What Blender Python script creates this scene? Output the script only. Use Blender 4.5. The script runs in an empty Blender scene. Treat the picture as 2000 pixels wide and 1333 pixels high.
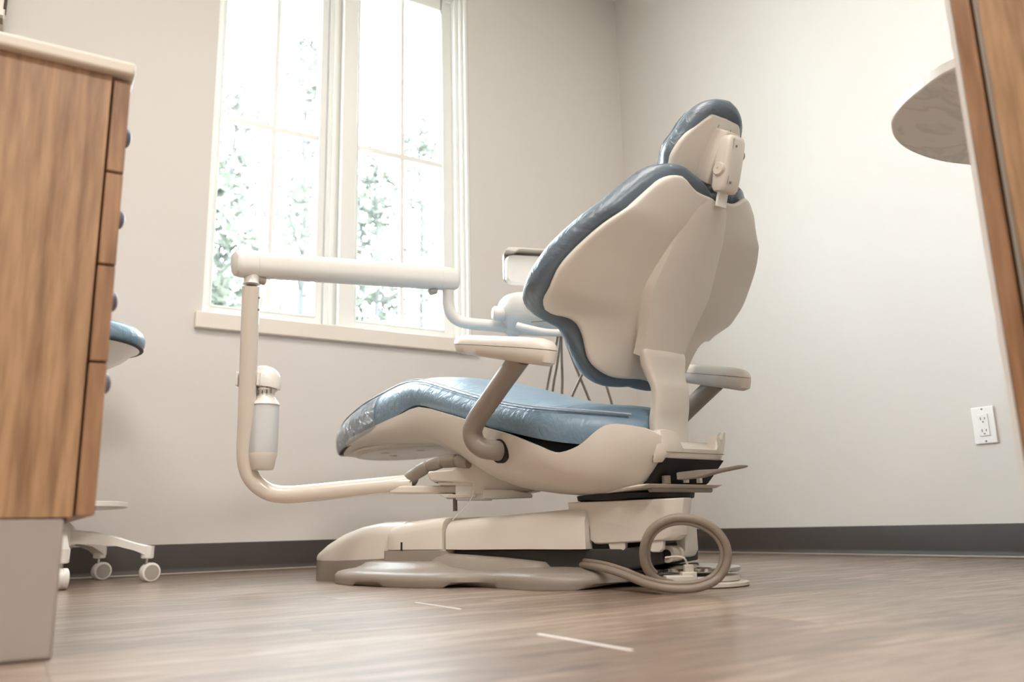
import bpy, bmesh, math, random
import numpy as np
from math import sin, cos, tan, atan, radians, pi, sqrt
from mathutils import Vector, Matrix

random.seed(7)
scene = bpy.context.scene
COL = scene.collection

# ------------------------------------------------------------------ camera
F = 1609.4; PITCH = .22296; ROLL = .026218; YAW = .54571; H = .127
_fh = np.array([sin(YAW), cos(YAW), 0]); _r0 = np.array([cos(YAW), -sin(YAW), 0]); _z = np.array([0, 0, 1.])
_fw = _fh*cos(PITCH) + _z*sin(PITCH); _u0 = _z*cos(PITCH) - _fh*sin(PITCH)
_R = _r0*cos(ROLL) - _u0*sin(ROLL); _U = _u0*cos(ROLL) + _r0*sin(ROLL)
CAM = np.array([0, 0, H])
cam_data = bpy.data.cameras.new('camera'); cam = bpy.data.objects.new('camera', cam_data); COL.objects.link(cam)
cam.matrix_world = Matrix(((_R[0], _U[0], -_fw[0], 0), (_R[1], _U[1], -_fw[1], 0), (_R[2], _U[2], -_fw[2], H), (0, 0, 0, 1)))
cam_data.sensor_width = 36; cam_data.lens = F/2000*36; cam_data.clip_start = .02; cam_data.clip_end = 200
cam_data.dof.use_dof = True; cam_data.dof.focus_distance = 1.85; cam_data.dof.aperture_fstop = 3.6
scene.camera = cam

# ------------------------------------------------------------------ light
vs = scene.view_settings
vs.view_transform = 'Standard'; vs.look = 'None'; vs.exposure = 0.27; vs.gamma = 1.0; vs.use_curve_mapping = False
scene.display_settings.display_device = 'sRGB'
world = bpy.data.worlds.new('sky'); scene.world = world; world.use_nodes = True
_bg = world.node_tree.nodes['Background']; _bg.inputs[0].default_value = (.80, .905, 1, 1); _bg.inputs[1].default_value = 26.0

def area_light(name, loc, size, size_y, power, color, rot=(0, 0, 0)):
    l = bpy.data.lights.new(name, 'AREA'); l.shape = 'RECTANGLE'; l.size = size; l.size_y = size_y
    l.energy = power; l.color = color
    o = bpy.data.objects.new(name, l); o.location = loc; o.rotation_euler = rot; COL.objects.link(o)
    return o
CEIL = 2.92
FILL_LAMPS = [(-.5, .9, 26), (.9, 1.3, 15), (.1, -1.3, 62)]  # fill lights added out of view to brighten the room: x, y, power
for i, (x, y, p) in enumerate(FILL_LAMPS):
    area_light('ceiling_fill_light', (x, y, CEIL-.045), 1.15, .55, p, (1, .96, .925))

# ------------------------------------------------------------------ helpers
def ray(px, py): return _fw + _R*((px-1000)/F) - _U*((py-666.5)/F)
def hit(px, py, n, d):
    n = np.array(n, float); v = ray(px, py); t = (d - n@CAM)/(n@v); return CAM + t*v
def at_depth(px, py, d): return CAM + ray(px, py)*d

class G:
    """collects verts and faces in world coordinates"""
    def __init__(s): s.v = []; s.f = []
    def add(s, vs_, fs):
        o = len(s.v); s.v += [tuple(float(c) for c in p) for p in vs_]; s.f += [tuple(i+o for i in f) for f in fs]
        return s
    def loft(s, rings, closed=True, caps=(True, True), wrap=False):
        n = len(rings[0]); vs_ = [p for r in rings for p in r]; fs = []
        m = len(rings)
        for i in range(m if wrap else m-1):
            i2 = (i+1) % m
            for j in range(n if closed else n-1):
                k = (j+1) % n
                fs.append((i*n+j, i*n+k, i2*n+k, i2*n+j))
        if caps[0] and not wrap: fs.append(tuple(range(n))[::-1])
        if caps[1] and not wrap: fs.append(tuple((m-1)*n+j for j in range(n)))
        return s.add(vs_, fs)
    def tube(s, path, r, seg=16, caps=(True, True), closed=False):
        P = [np.array(p, float) for p in path]; n = len(P)
        if not hasattr(r, '__len__'): r = [r]*n
        T = []
        for i in range(n):
            if closed: t = P[(i+1) % n]-P[i-1]
            else: t = P[min(i+1, n-1)]-P[max(i-1, 0)]
            T.append(t/np.linalg.norm(t))
        ref = np.array([0, 0, 1.]) if abs(T[0][2]) < .9 else np.array([1., 0, 0])
        u = np.cross(T[0], ref); u /= np.linalg.norm(u); rings = []
        for i in range(n):
            u = u - T[i]*(u@T[i]); u /= np.linalg.norm(u); w = np.cross(T[i], u)
            rings.append([P[i] + r[i]*(cos(2*pi*k/seg)*u + sin(2*pi*k/seg)*w) for k in range(seg)])
        return s.loft(rings, True, caps, wrap=closed)
    def box(s, c, h, X=(1, 0, 0), Y=(0, 1, 0), Z=(0, 0, 1)):
        c = np.array(c, float); X, Y, Z = [np.array(q, float) for q in (X, Y, Z)]
        vs_ = [c + sx*h[0]*X + sy*h[1]*Y + sz*h[2]*Z for sz in (-1, 1) for sx, sy in ((-1, -1), (1, -1), (1, 1), (-1, 1))]
        return s.add(vs_, [(3, 2, 1, 0), (4, 5, 6, 7), (0, 1, 5, 4), (1, 2, 6, 5), (2, 3, 7, 6), (3, 0, 4, 7)])
    def bb(s, x0, x1, y0, y1, z0, z1):
        return s.box(((x0+x1)/2, (y0+y1)/2, (z0+z1)/2), (abs(x1-x0)/2, abs(y1-y0)/2, abs(z1-z0)/2))
    def prism(s, poly, off):
        """poly: list of world points, off: world extrusion vector"""
        off = np.array(off, float); a = [np.array(p, float) for p in poly]; b = [p+off for p in a]; n = len(a)
        return s.add(a+b, [tuple(range(n))[::-1], tuple(range(n, 2*n))] + [(i, (i+1) % n, n+(i+1) % n, n+i) for i in range(n)])
    def disc(s, c, r, h, axis=(0, 0, 1), seg=48, prof=None):
        """turned solid; prof = list of (r, h)"""
        ax = np.array(axis, float); ax /= np.linalg.norm(ax); c = np.array(c, float)
        ref = np.array([0, 0, 1.]) if abs(ax[2]) < .9 else np.array([1., 0, 0])
        u = np.cross(ax, ref); u /= np.linalg.norm(u); w = np.cross(ax, u)
        prof = prof or [(r, 0), (r, h)]
        rings = [[c + ax*hh + rr*(cos(2*pi*k/seg)*u + sin(2*pi*k/seg)*w) for k in range(seg)] for rr, hh in prof]
        return s.loft(rings)

def cr(pts, n=10, closed=False):
    """Catmull-Rom through the points"""
    P = [np.array(p, float) for p in pts]; m = len(P); out = []
    for i in range(m if closed else m-1):
        if closed: a, b, c, d = P[i-1], P[i], P[(i+1) % m], P[(i+2) % m]
        else: a, b, c, d = P[max(i-1, 0)], P[i], P[i+1], P[min(i+2, m-1)]
        for k in range(n):
            t = k/n
            out.append(.5*((2*b) + (c-a)*t + (2*a-5*b+4*c-d)*t*t + (3*b-a-3*c+d)*t**3))
    if not closed: out.append(P[-1])
    return out
def resample(P, n, closed=True):
    P = [np.array(p, float) for p in P]
    if closed: P = P+[P[0]]
    L = [0]
    for i in range(1, len(P)): L.append(L[-1]+np.linalg.norm(P[i]-P[i-1]))
    tot = L[-1]; out = []; j = 0
    for k in range(n):
        t = tot*k/(n if closed else n-1)
        while j < len(L)-2 and L[j+1] < t: j += 1
        d = L[j+1]-L[j]; q = 0 if d == 0 else (t-L[j])/d
        out.append(P[j]*(1-q)+P[j+1]*q)
    return out
def interp(x, tab):
    xs = [t[0] for t in tab]
    if hasattr(tab[0][1], '__len__'): return [float(np.interp(x, xs, [t[1][k] for t in tab])) for k in range(len(tab[0][1]))]
    return float(np.interp(x, xs, [t[1] for t in tab]))
def smooth_tab(tab, n=10):
    """monotone-ish smooth version of a table (x, y)"""
    return [tuple(p) for p in cr(tab, n)]

def empty(name, loc, label=None, cat=None, group=None, rz=0):
    o = bpy.data.objects.new(name, None); COL.objects.link(o); o.location = loc; o.rotation_euler = (0, 0, rz)
    o.empty_display_size = .05
    if label: o['label'] = label; o['category'] = cat
    if group: o['group'] = group
    return o
WORLD = {}
def obj(name, g, mat, parent=None, bevel=0, seg=2, angle=35, smooth=True, sub=0, label=None, kind=None, cat=None, group=None):
    me = bpy.data.meshes.new(name)
    off = np.zeros(3) if parent is None else WORLD[parent.name]
    if parent is None:
        a = np.array(g.v); off = np.array([(a[:, 0].min()+a[:, 0].max())/2, (a[:, 1].min()+a[:, 1].max())/2, a[:, 2].min()])
    me.from_pydata([(p[0]-off[0], p[1]-off[1], p[2]-off[2]) for p in g.v], [], g.f); me.update()
    bm = bmesh.new(); bm.from_mesh(me); bmesh.ops.remove_doubles(bm, verts=bm.verts, dist=1e-6)
    bmesh.ops.recalc_face_normals(bm, faces=bm.faces); bm.to_mesh(me); bm.free()
    me.materials.append(mat)
    o = bpy.data.objects.new(name, me); COL.objects.link(o)
    if parent is None: o.location = off
    else: o.parent = parent
    WORLD[o.name] = off
    if smooth:
        me.shade_smooth(); me.set_sharp_from_angle(angle=radians(angle))
    if bevel:
        m = o.modifiers.new('bevel', 'BEVEL'); m.width = bevel; m.segments = seg; m.limit_method = 'ANGLE'; m.angle_limit = radians(30); m.harden_normals = False
    if sub:
        m = o.modifiers.new('sub', 'SUBSURF'); m.levels = sub; m.render_levels = sub
    if label: o['label'] = label
    if kind: o['kind'] = kind
    if cat: o['category'] = cat
    if group: o['group'] = group
    return o
def root(name, loc, label, cat, group=None):
    o = empty(name, loc, label, cat, group); WORLD[o.name] = np.array(loc, float); return o
def struct(name, g, mat, **k): return obj(name, g, mat, kind='structure', **k)

# ------------------------------------------------------------------ materials
def new_mat(name):
    m = bpy.data.materials.new(name); m.use_nodes = True; nt = m.node_tree
    return m, nt, nt.nodes['Principled BSDF']
def lin(c):
    return tuple(((v/255)/12.92 if v/255 <= .04045 else ((v/255+.055)/1.055)**2.4) for v in c)
def rgba(c): return (*lin(c), 1)
def plain(name, c, rough=.4, metal=0, noise=.04, nscale=30, bump=0, bscale=200, coat=0, sheen=0, spec=.5):
    m, nt, p = new_mat(name); N = nt.nodes; L = nt.links
    tc = N.new('ShaderNodeTexCoord'); nz = N.new('ShaderNodeTexNoise'); nz.inputs['Scale'].default_value = nscale; nz.inputs['Detail'].default_value = 3
    L.new(tc.outputs['Object'], nz.inputs['Vector'])
    mx = N.new('ShaderNodeMix'); mx.data_type = 'RGBA'
    a = lin(c); mx.inputs['A'].default_value = (*[v*(1-noise) for v in a], 1); mx.inputs['B'].default_value = (*[min(1, v*(1+noise)) for v in a], 1)
    L.new(nz.outputs['Fac'], mx.inputs['Factor']); L.new(mx.outputs['Result'], p.inputs['Base Color'])
    p.inputs['Roughness'].default_value = rough; p.inputs['Metallic'].default_value = metal
    p.inputs['Coat Weight'].default_value = coat; p.inputs['Coat Roughness'].default_value = .15
    p.inputs['Specular IOR Level'].default_value = spec
    if bump:
        nb = N.new('ShaderNodeTexNoise'); nb.inputs['Scale'].default_value = bscale; nb.inputs['Detail'].default_value = 4
        L.new(tc.outputs['Object'], nb.inputs['Vector']); b = N.new('ShaderNodeBump'); b.inputs['Strength'].default_value = bump; b.inputs['Distance'].default_value = .002
        L.new(nb.outputs['Fac'], b.inputs['Height']); L.new(b.outputs['Normal'], p.inputs['Normal'])
    return m
def wood(name, dark, light, axis='Z', scale=1.0, rough=.45):
    m, nt, p = new_mat(name); N = nt.nodes; L = nt.links
    tc = N.new('ShaderNodeTexCoord'); mp = N.new('ShaderNodeMapping'); L.new(tc.outputs['Object'], mp.inputs['Vector'])
    s = {'Z': (6, 6, .55), 'Y': (6, .6, 6), 'X': (.6, 6, 6)}[axis]
    mp.inputs['Scale'].default_value = tuple(v*scale for v in s)
    n1 = N.new('ShaderNodeTexNoise'); n1.inputs['Scale'].default_value = 1.3; n1.inputs['Detail'].default_value = 2; n1.inputs['Distortion'].default_value = .6
    L.new(mp.outputs['Vector'], n1.inputs['Vector'])
    mu = N.new('ShaderNodeMath'); mu.operation = 'MULTIPLY'; mu.inputs[1].default_value = 9; L.new(n1.outputs['Fac'], mu.inputs[0])
    fr = N.new('ShaderNodeMath'); fr.operation = 'SINE'
    m2 = N.new('ShaderNodeMath'); m2.operation = 'MULTIPLY'; m2.inputs[1].default_value = 4.2; L.new(mu.outputs[0], m2.inputs[0]); L.new(m2.outputs[0], fr.inputs[0])
    mp2 = N.new('ShaderNodeMapping'); L.new(tc.outputs['Object'], mp2.inputs['Vector']); mp2.inputs['Scale'].default_value = tuple(v*scale*14 for v in s)
    n2 = N.new('ShaderNodeTexNoise'); n2.inputs['Scale'].default_value = 1.5; n2.inputs['Detail'].default_value = 5; L.new(mp2.outputs['Vector'], n2.inputs['Vector'])
    a = N.new('ShaderNodeMath'); a.operation = 'MULTIPLY_ADD'; a.inputs[1].default_value = .14; L.new(fr.outputs[0], a.inputs[0]); L.new(n2.outputs['Fac'], a.inputs[2])
    rp = N.new('ShaderNodeValToRGB'); rp.color_ramp.elements[0].position = .28; rp.color_ramp.elements[0].color = rgba(dark)
    rp.color_ramp.elements[1].position = .74; rp.color_ramp.elements[1].color = rgba(light)
    L.new(a.outputs[0], rp.inputs['Fac']); L.new(rp.outputs['Color'], p.inputs['Base Color']); p.inputs['Roughness'].default_value = rough
    return m

M = {}
M['wall'] = plain('wall_paint', (218, 214, 209), .75, bump=.12, bscale=260, noise=.01, spec=.3)
M['ceiling'] = plain('ceiling_paint', (238, 234, 226), .8, noise=.01)
M['trimwhite'] = plain('window_paint', (238, 238, 234), .35, noise=.01)
M['sill'] = plain('sill_stone', (232, 224, 214), .3, noise=.05, nscale=9)
M['base'] = plain('rubber_baseboard', (57, 49, 44), .5, noise=.08, nscale=14)
M['shell'] = plain('beige_plastic', (222, 215, 204), .33, noise=.012, nscale=8, bump=.03, bscale=700)
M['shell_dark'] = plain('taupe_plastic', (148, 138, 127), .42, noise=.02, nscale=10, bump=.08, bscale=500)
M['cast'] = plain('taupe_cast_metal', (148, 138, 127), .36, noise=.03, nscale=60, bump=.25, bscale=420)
M['white'] = plain('white_plastic', (232, 229, 223), .28, noise=.01, coat=.2)
M['cream'] = plain('cream_enamel', (226, 217, 204), .22, noise=.01, coat=.4)
M['dark'] = plain('dark_metal', (52, 50, 47), .55, noise=.1)
M['black'] = plain('black_rubber', (22, 22, 24), .6)
M['grey'] = plain('grey_metal', (128, 120, 108), .4, noise=.05)
M['steel'] = plain('chrome_steel', (205, 203, 198), .12, metal=1)
M['hose'] = plain('taupe_hose', (140, 128, 114), .45, noise=.03)
M['toe'] = plain('toe_laminate', (166, 158, 150), .38, noise=.03)
M['counter'] = plain('counter_laminate', (222, 212, 198), .35, noise=.03)
M['panel'] = plain('translucent_panel', (226, 226, 222), .25, noise=.02)
M['knob'] = plain('knob_nickel', (118, 113, 124), .45, metal=.2)
M['wood'] = wood('cabinet_wood', (139, 103, 72), (182, 145, 108))
M['wood2'] = wood('drawer_wood', (136, 98, 68), (172, 132, 96))
M['stitch'] = plain('light_thread', (206, 212, 216), .6)
M['outlet'] = plain('outlet_white', (240, 240, 238), .3, noise=.005)
M['slot'] = plain('outlet_slot', (120, 116, 112), .6)
M['floor_strip'] = plain('white_floor_strip', (244, 242, 240), .45, noise=.01)
M['bark'] = plain('pine_bark', (62, 62, 60), .9, noise=.2)
M['ground'] = plain('pale_ground', (150, 155, 140), .9, noise=.1, nscale=1)

def leather(name, c):
    m, nt, p = new_mat(name); N = nt.nodes; L = nt.links
    tc = N.new('ShaderNodeTexCoord')
    p.inputs['Base Color'].default_value = rgba(c); p.inputs['Roughness'].default_value = .36
    p.inputs['Coat Weight'].default_value = .12; p.inputs['Coat Roughness'].default_value = .3
    n1 = N.new('ShaderNodeTexNoise'); n1.inputs['Scale'].default_value = 420; n1.inputs['Detail'].default_value = 2
    mp = N.new('ShaderNodeMapping'); mp.inputs['Scale'].default_value = (7, 16, 12); mp.inputs['Rotation'].default_value = (.3, .2, .5)
    n2 = N.new('ShaderNodeTexNoise'); n2.inputs['Scale'].default_value = 2.2; n2.inputs['Detail'].default_value = 3; n2.inputs['Distortion'].default_value = 1.2
    L.new(tc.outputs['Object'], n1.inputs['Vector']); L.new(tc.outputs['Object'], mp.inputs['Vector']); L.new(mp.outputs['Vector'], n2.inputs['Vector'])
    b1 = N.new('ShaderNodeBump'); b1.inputs['Strength'].default_value = .12; b1.inputs['Distance'].default_value = .0006
    b2 = N.new('ShaderNodeBump'); b2.inputs['Strength'].default_value = .55; b2.inputs['Distance'].default_value = .008
    L.new(n1.outputs['Fac'], b1.inputs['Height']); L.new(n2.outputs['Fac'], b2.inputs['Height']); L.new(b2.outputs['Normal'], b1.inputs['Normal']); L.new(b1.outputs['Normal'], p.inputs['Normal'])
    return m
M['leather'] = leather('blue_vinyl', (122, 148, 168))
M['leather_shaded'] = leather('shaded_blue_vinyl', (95, 109, 121))  # darker copy of the blue vinyl, shade on the back put into the colour

def clear(name, tint=(1, 1, 1), gloss=.12, rough=.02, bump=0, haze=0):
    m = bpy.data.materials.new(name); m.use_nodes = True; nt = m.node_tree; N = nt.nodes; L = nt.links
    N.remove(N['Principled BSDF']); out = N['Material Output']
    t = N.new('ShaderNodeBsdfTransparent'); t.inputs[0].default_value = (*tint, 1)
    g = N.new('ShaderNodeBsdfGlossy'); g.inputs['Roughness'].default_value = rough
    fr = N.new('ShaderNodeLayerWeight'); fr.inputs['Blend'].default_value = .25
    ma = N.new('ShaderNodeMath'); ma.operation = 'MULTIPLY_ADD'; ma.inputs[1].default_value = .5; ma.inputs[2].default_value = gloss
    L.new(fr.outputs['Fresnel'], ma.inputs[0])
    mx = N.new('ShaderNodeMixShader'); L.new(ma.outputs[0], mx.inputs[0]); L.new(t.outputs[0], mx.inputs[1]); L.new(g.outputs[0], mx.inputs[2])
    last = mx
    if haze:
        d = N.new('ShaderNodeBsdfDiffuse'); d.inputs[0].default_value = (.86, .87, .87, 1)
        m2 = N.new('ShaderNodeMixShader'); m2.inputs[0].default_value = haze; L.new(mx.outputs[0], m2.inputs[1]); L.new(d.outputs[0], m2.inputs[2]); last = m2
    if bump:
        tc = N.new('ShaderNodeTexCoord'); nz = N.new('ShaderNodeTexNoise'); nz.inputs['Scale'].default_value = 26; nz.inputs['Detail'].default_value = 4; nz.inputs['Distortion'].default_value = 2.2
        L.new(tc.outputs['Object'], nz.inputs['Vector']); b = N.new('ShaderNodeBump'); b.inputs['Strength'].default_value = bump; b.inputs['Distance'].default_value = .05
        L.new(nz.outputs['Fac'], b.inputs['Height']); L.new(b.outputs['Normal'], g.inputs['Normal'])
    L.new(last.outputs[0], out.inputs['Surface'])
    return m
M['glass'] = clear('window_glass', (.97, .985, .98), 0.0, .01)
M['plastic_film'] = clear('clear_plastic_sleeve', (.90, .92, .94), .20, .10, bump=1.0, haze=.10)
M['bottle'] = clear('translucent_bottle', (.93, .95, .97), .03, .3, haze=.55)

def floor_mat():
    m, nt, p = new_mat('vinyl_planks'); N = nt.nodes; L = nt.links
    def math(op, a, b=None, c=None):
        n = N.new('ShaderNodeMath'); n.operation = op
        for i, v in enumerate((a, b, c)):
            if v is None: continue
            if isinstance(v, (int, float)): n.inputs[i].default_value = v
            else: L.new(v, n.inputs[i])
        return n.outputs[0]
    geo = N.new('ShaderNodeNewGeometry'); sp = N.new('ShaderNodeSeparateXYZ'); L.new(geo.outputs['Position'], sp.inputs[0])
    X, Y = sp.outputs[0], sp.outputs[1]
    ry = math('DIVIDE', math('SUBTRACT', Y, .711-1.78), .178); row = math('FLOOR', ry)
    wn = N.new('ShaderNodeTexWhiteNoise'); wn.noise_dimensions = '1D'; L.new(row, wn.inputs['W'])
    off = math('MULTIPLY', wn.outputs['Value'], 1.2)
    cx = math('DIVIDE', math('ADD', math('ADD', X, 30), off), 1.22); colx = math('FLOOR', cx)
    cmb = N.new('ShaderNodeCombineXYZ'); L.new(row, cmb.inputs[0]); L.new(colx, cmb.inputs[1])
    wn2 = N.new('ShaderNodeTexWhiteNoise'); wn2.noise_dimensions = '3D'; L.new(cmb.outputs[0], wn2.inputs['Vector'])
    # grain, stretched along X, shifted per plank
    cv = N.new('ShaderNodeCombineXYZ'); L.new(math('MULTIPLY', X, 1.0), cv.inputs[0]); L.new(math('MULTIPLY', Y, 9.0), cv.inputs[1]); L.new(math('MULTIPLY', wn2.outputs['Value'], 40), cv.inputs[2])
    n1 = N.new('ShaderNodeTexNoise'); n1.inputs['Scale'].default_value = 2.6; n1.inputs['Detail'].default_value = 6; n1.inputs['Distortion'].default_value = .5; n1.inputs['Roughness'].default_value = .62
    L.new(cv.outputs[0], n1.inputs['Vector'])
    cv2 = N.new('ShaderNodeCombineXYZ'); L.new(math('MULTIPLY', X, 5.0), cv2.inputs[0]); L.new(math('MULTIPLY', Y, 95.0), cv2.inputs[1]); L.new(math('MULTIPLY', wn2.outputs['Value'], 17), cv2.inputs[2])
    n2 = N.new('ShaderNodeTexNoise'); n2.inputs['Scale'].default_value = 2.0; n2.inputs['Detail'].default_value = 3; L.new(cv2.outputs[0], n2.inputs['Vector'])
    rings = math('SINE', math('MULTIPLY', n1.outputs['Fac'], 34.0))
    v = math('ADD', math('MULTIPLY', n1.outputs['Fac'], .62), math('ADD', math('MULTIPLY', n2.outputs['Fac'], .38), math('MULTIPLY', rings, .055)))
    v = math('ADD', v, math('MULTIPLY', math('SUBTRACT', wn2.outputs['Value'], .5), .13))
    rp = N.new('ShaderNodeValToRGB'); e = rp.color_ramp.elements
    e[0].position = .26; e[0].color = rgba((82, 60, 46)); e[1].position = .68; e[1].color = rgba((178, 158, 140))
    k = rp.color_ramp.elements.new(.47); k.color = rgba((134, 110, 92))
    L.new(v, rp.inputs['Fac'])
    fy = math('FRACT', ry); fx_ = math('FRACT', cx)
    ey = math('MINIMUM', fy, math('SUBTRACT', 1, fy)); ex = math('MINIMUM', fx_, math('SUBTRACT', 1, fx_))
    gap = math('MAXIMUM', math('LESS_THAN', ey, .006), math('LESS_THAN', ex, .0009))
    mx = N.new('ShaderNodeMix'); mx.data_type = 'RGBA'; L.new(math('MULTIPLY', gap, .45), mx.inputs['Factor']); L.new(rp.outputs['Color'], mx.inputs['A']); mx.inputs['B'].default_value = rgba((88, 66, 52))
    L.new(mx.outputs['Result'], p.inputs['Base Color'])
    rr = math('MULTIPLY_ADD', n1.outputs['Fac'], .22, .32); L.new(rr, p.inputs['Roughness'])
    p.inputs['Specular IOR Level'].default_value = .6; p.inputs['Coat Weight'].default_value = 1.0; p.inputs['Coat Roughness'].default_value = .25; p.inputs['Coat IOR'].default_value = 1.6
    b = N.new('ShaderNodeBump'); b.inputs['Strength'].default_value = .35; b.inputs['Distance'].default_value = .0012
    L.new(math('SUBTRACT', v, math('MULTIPLY', gap, .3)), b.inputs['Height']); L.new(b.outputs['Normal'], p.inputs['Normal'])
    return m
M['floor'] = floor_mat()

def marble():
    m, nt, p = new_mat('veined_counter'); N = nt.nodes; L = nt.links
    tc = N.new('ShaderNodeTexCoord'); nz = N.new('ShaderNodeTexNoise'); nz.inputs['Scale'].default_value = 5; nz.inputs['Detail'].default_value = 7; nz.inputs['Distortion'].default_value = 1.6
    mp = N.new('ShaderNodeMapping'); mp.inputs['Scale'].default_value = (1, 2.2, 1); mp.inputs['Rotation'].default_value = (0, 0, .5)
    L.new(tc.outputs['Object'], mp.inputs[0]); L.new(mp.outputs[0], nz.inputs['Vector'])
    rp = N.new('ShaderNodeValToRGB'); e = rp.color_ramp.elements; e[0].position = .44; e[0].color = rgba((232, 227, 220)); e[1].position = .56; e[1].color = rgba((229, 224, 217))
    k = rp.color_ramp.elements.new(.5); k.color = rgba((214, 208, 200))
    L.new(nz.outputs['Fac'], rp.inputs['Fac']); L.new(rp.outputs['Color'], p.inputs['Base Color']); p.inputs['Roughness'].default_value = .4
    return m
M['marble'] = marble()
def emit(name, c, s):
    m, nt, p = new_mat(name); p.inputs['Emission Color'].default_value = (*c, 1); p.inputs['Emission Strength'].default_value = s; p.inputs['Base Color'].default_value = (.8, .8, .8, 1)
    return m
M['fill_glow'] = emit('fill_panel_glow', (1, .9, .76), 3.0)  # glow for the added fill panels
M['foliage'] = plain('pine_needles', (84, 86, 76), .8, noise=.25, nscale=3)

# ------------------------------------------------------------------ room
NY, EX, WX, SY = 3.10, 2.593, -2.2, -2.4
WT = .20
ox0, ox1, oz0, oz1 = .5475, 1.678, .93, 2.70
struct('floor', G().bb(WX-WT, EX+WT, SY-WT, NY+WT, -.1, 0), M['floor'], smooth=False)
struct('ceiling', G().bb(WX-WT, EX+WT, SY-WT, NY+WT, CEIL, CEIL+.1), M['ceiling'], smooth=False)
g = G(); g.bb(WX-WT, ox0, NY, NY+WT, 0, CEIL).bb(ox1, EX+WT, NY, NY+WT, 0, CEIL).bb(ox0, ox1, NY, NY+WT, 0, oz0-.061).bb(ox0, ox1, NY, NY+WT, oz1, CEIL)
struct('wall_north', g, M['wall'], smooth=False)
struct('wall_east', G().bb(EX, EX+WT, SY-WT, NY, 0, CEIL), M['wall'], smooth=False)
struct('wall_west', G().bb(WX-WT, WX, SY-WT, NY, 0, CEIL), M['wall'], smooth=False)
struct('wall_south', G().bb(WX, EX, SY-WT, SY, 0, CEIL), M['wall'], smooth=False)
# rubber cove base: flat face with a rounded toe
def cove(name, p0, p1, nrm):
    n = np.array([*nrm, 0.]); prof = [(0, 0), (.016, 0), (.0165, .003), (.012, .007), (.007, .014), (.005, .022), (.0045, .098), (.003, .1016), (0, .1016)]
    rings = [[np.array([*p, 0.]) + n*d + np.array([0, 0, z]) for d, z in prof] for p in (p0, p1)]
    return struct(name, G().loft(rings), M['base'], angle=50)
cove('baseboard_north', (WX, NY), (EX, NY), (0, -1))
cove('baseboard_east', (EX, NY-.005), (EX, SY), (-1, 0))
cove('baseboard_west', (WX, NY-.005), (WX, SY), (1, 0))
# pale caulk strip along the toe of the cove base
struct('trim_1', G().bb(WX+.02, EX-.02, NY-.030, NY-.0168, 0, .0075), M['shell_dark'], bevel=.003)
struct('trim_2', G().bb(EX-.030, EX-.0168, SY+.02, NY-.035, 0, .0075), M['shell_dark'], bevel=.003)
# two thin white strips at plank ends on the floor
struct('trim_3', G().bb(.6435, .6465, 1.245, 1.422, 0, .0008), M['floor_strip'], smooth=False)
struct('trim_4', G().bb(.5640, .5685, .711, .889, 0, .0008), M['floor_strip'], smooth=False)

# window: two casements with crossed bars, centre mullion, stone sill
GY = 3.2
def win_frame():
    g = G(); y0, y1 = 3.165, 3.235
    z0, z1 = .93, 2.70
    # outer frame
    g.bb(ox0, ox0+.020, y0-.03, NY+WT, z0, z1).bb(ox1-.045, ox1, y0-.02, NY+WT, z0, z1)
    g.bb(ox0+.02, ox1-.045, y0-.03, NY+WT, z1-.05, z1).bb(ox0+.02, ox1-.045, y0-.01, NY+WT, z0-.02, z0+.018)
    return g
o = struct('window_1', win_frame(), M['trimwhite'], bevel=.002)
W1 = o
panes = [(.592, .993), (1.172, 1.578)]
gz0, gz1 = .985, 2.575
for i, (x0, x1) in enumerate(panes):
    g = G(); s0, s1 = 3.18, 3.225
    xl = x0-.026 if i == 0 else x0-.024; xr = x1+.032 if i == 0 else x1+.055
    g.bb(xl, x0, s0, s1, gz0-.035, gz1+.06).bb(x1, xr, s0, s1, gz0-.035, gz1+.06).bb(x0, x1, s0, s1, gz0-.035, gz0).bb(x0, x1, s0, s1, gz1, gz1+.06)
    # glazing bead
    g.bb(x0-.004, x0, s0-.006, s0, gz0, gz1).bb(x1, x1+.006, s0-.006, s0, gz0, gz1).bb(x0-.004, x1+.006, s0-.006, s0, gz0-.006, gz0)
    sash = obj('sash', g, M['trimwhite'], W1, bevel=.002)
    xm = .8075 if i == 0 else 1.3825
    obj('muntin', G().bb(xm-.010, xm+.010, 3.188, 3.206, gz0, gz1), M['trimwhite'], sash, bevel=.003)
    obj('muntin', G().bb(x0, x1, 3.186, 3.204, 1.773-.013, 1.773+.013), M['trimwhite'], sash, bevel=.003)
    obj('pane', G().bb(x0-.005, x1+.005, GY+.008, GY+.012, gz0-.005, gz1+.005), M['glass'], sash, smooth=False)
# centre mullion, stepped
g = G(); g.bb(1.028, 1.150, 3.165, NY+WT, .93, 2.655).bb(1.045, 1.062, 3.150, 3.165, .93, 2.655).bb(1.075, 1.140, 3.118, 3.165, .93, 2.655)
obj('mullion', g, M['trimwhite'], W1, bevel=.003)
# right-hand stepped jamb
g = G(); g.bb(1.628, 1.646, 3.140, 3.20, .931, 2.70).bb(1.646, 1.662, 3.122, 3.20, .931, 2.70).bb(1.662, 1.678, 3.102, 3.20, .931, 2.70)
obj('jamb_lining', g, M['trimwhite'], W1, bevel=.003)
g = G(); g.bb(ox0+.02, 1.63, 3.13, 3.18, 2.635, 2.655).bb(ox0+.02, 1.655, 3.103, 3.18, 2.665, 2.70)
obj('head_lining', g, M['trimwhite'], W1, bevel=.003)
struct('window_sill', G().bb(.523, 1.703, NY-.022, NY+.085, .869, .931), M['sill'], bevel=.004)

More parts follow.
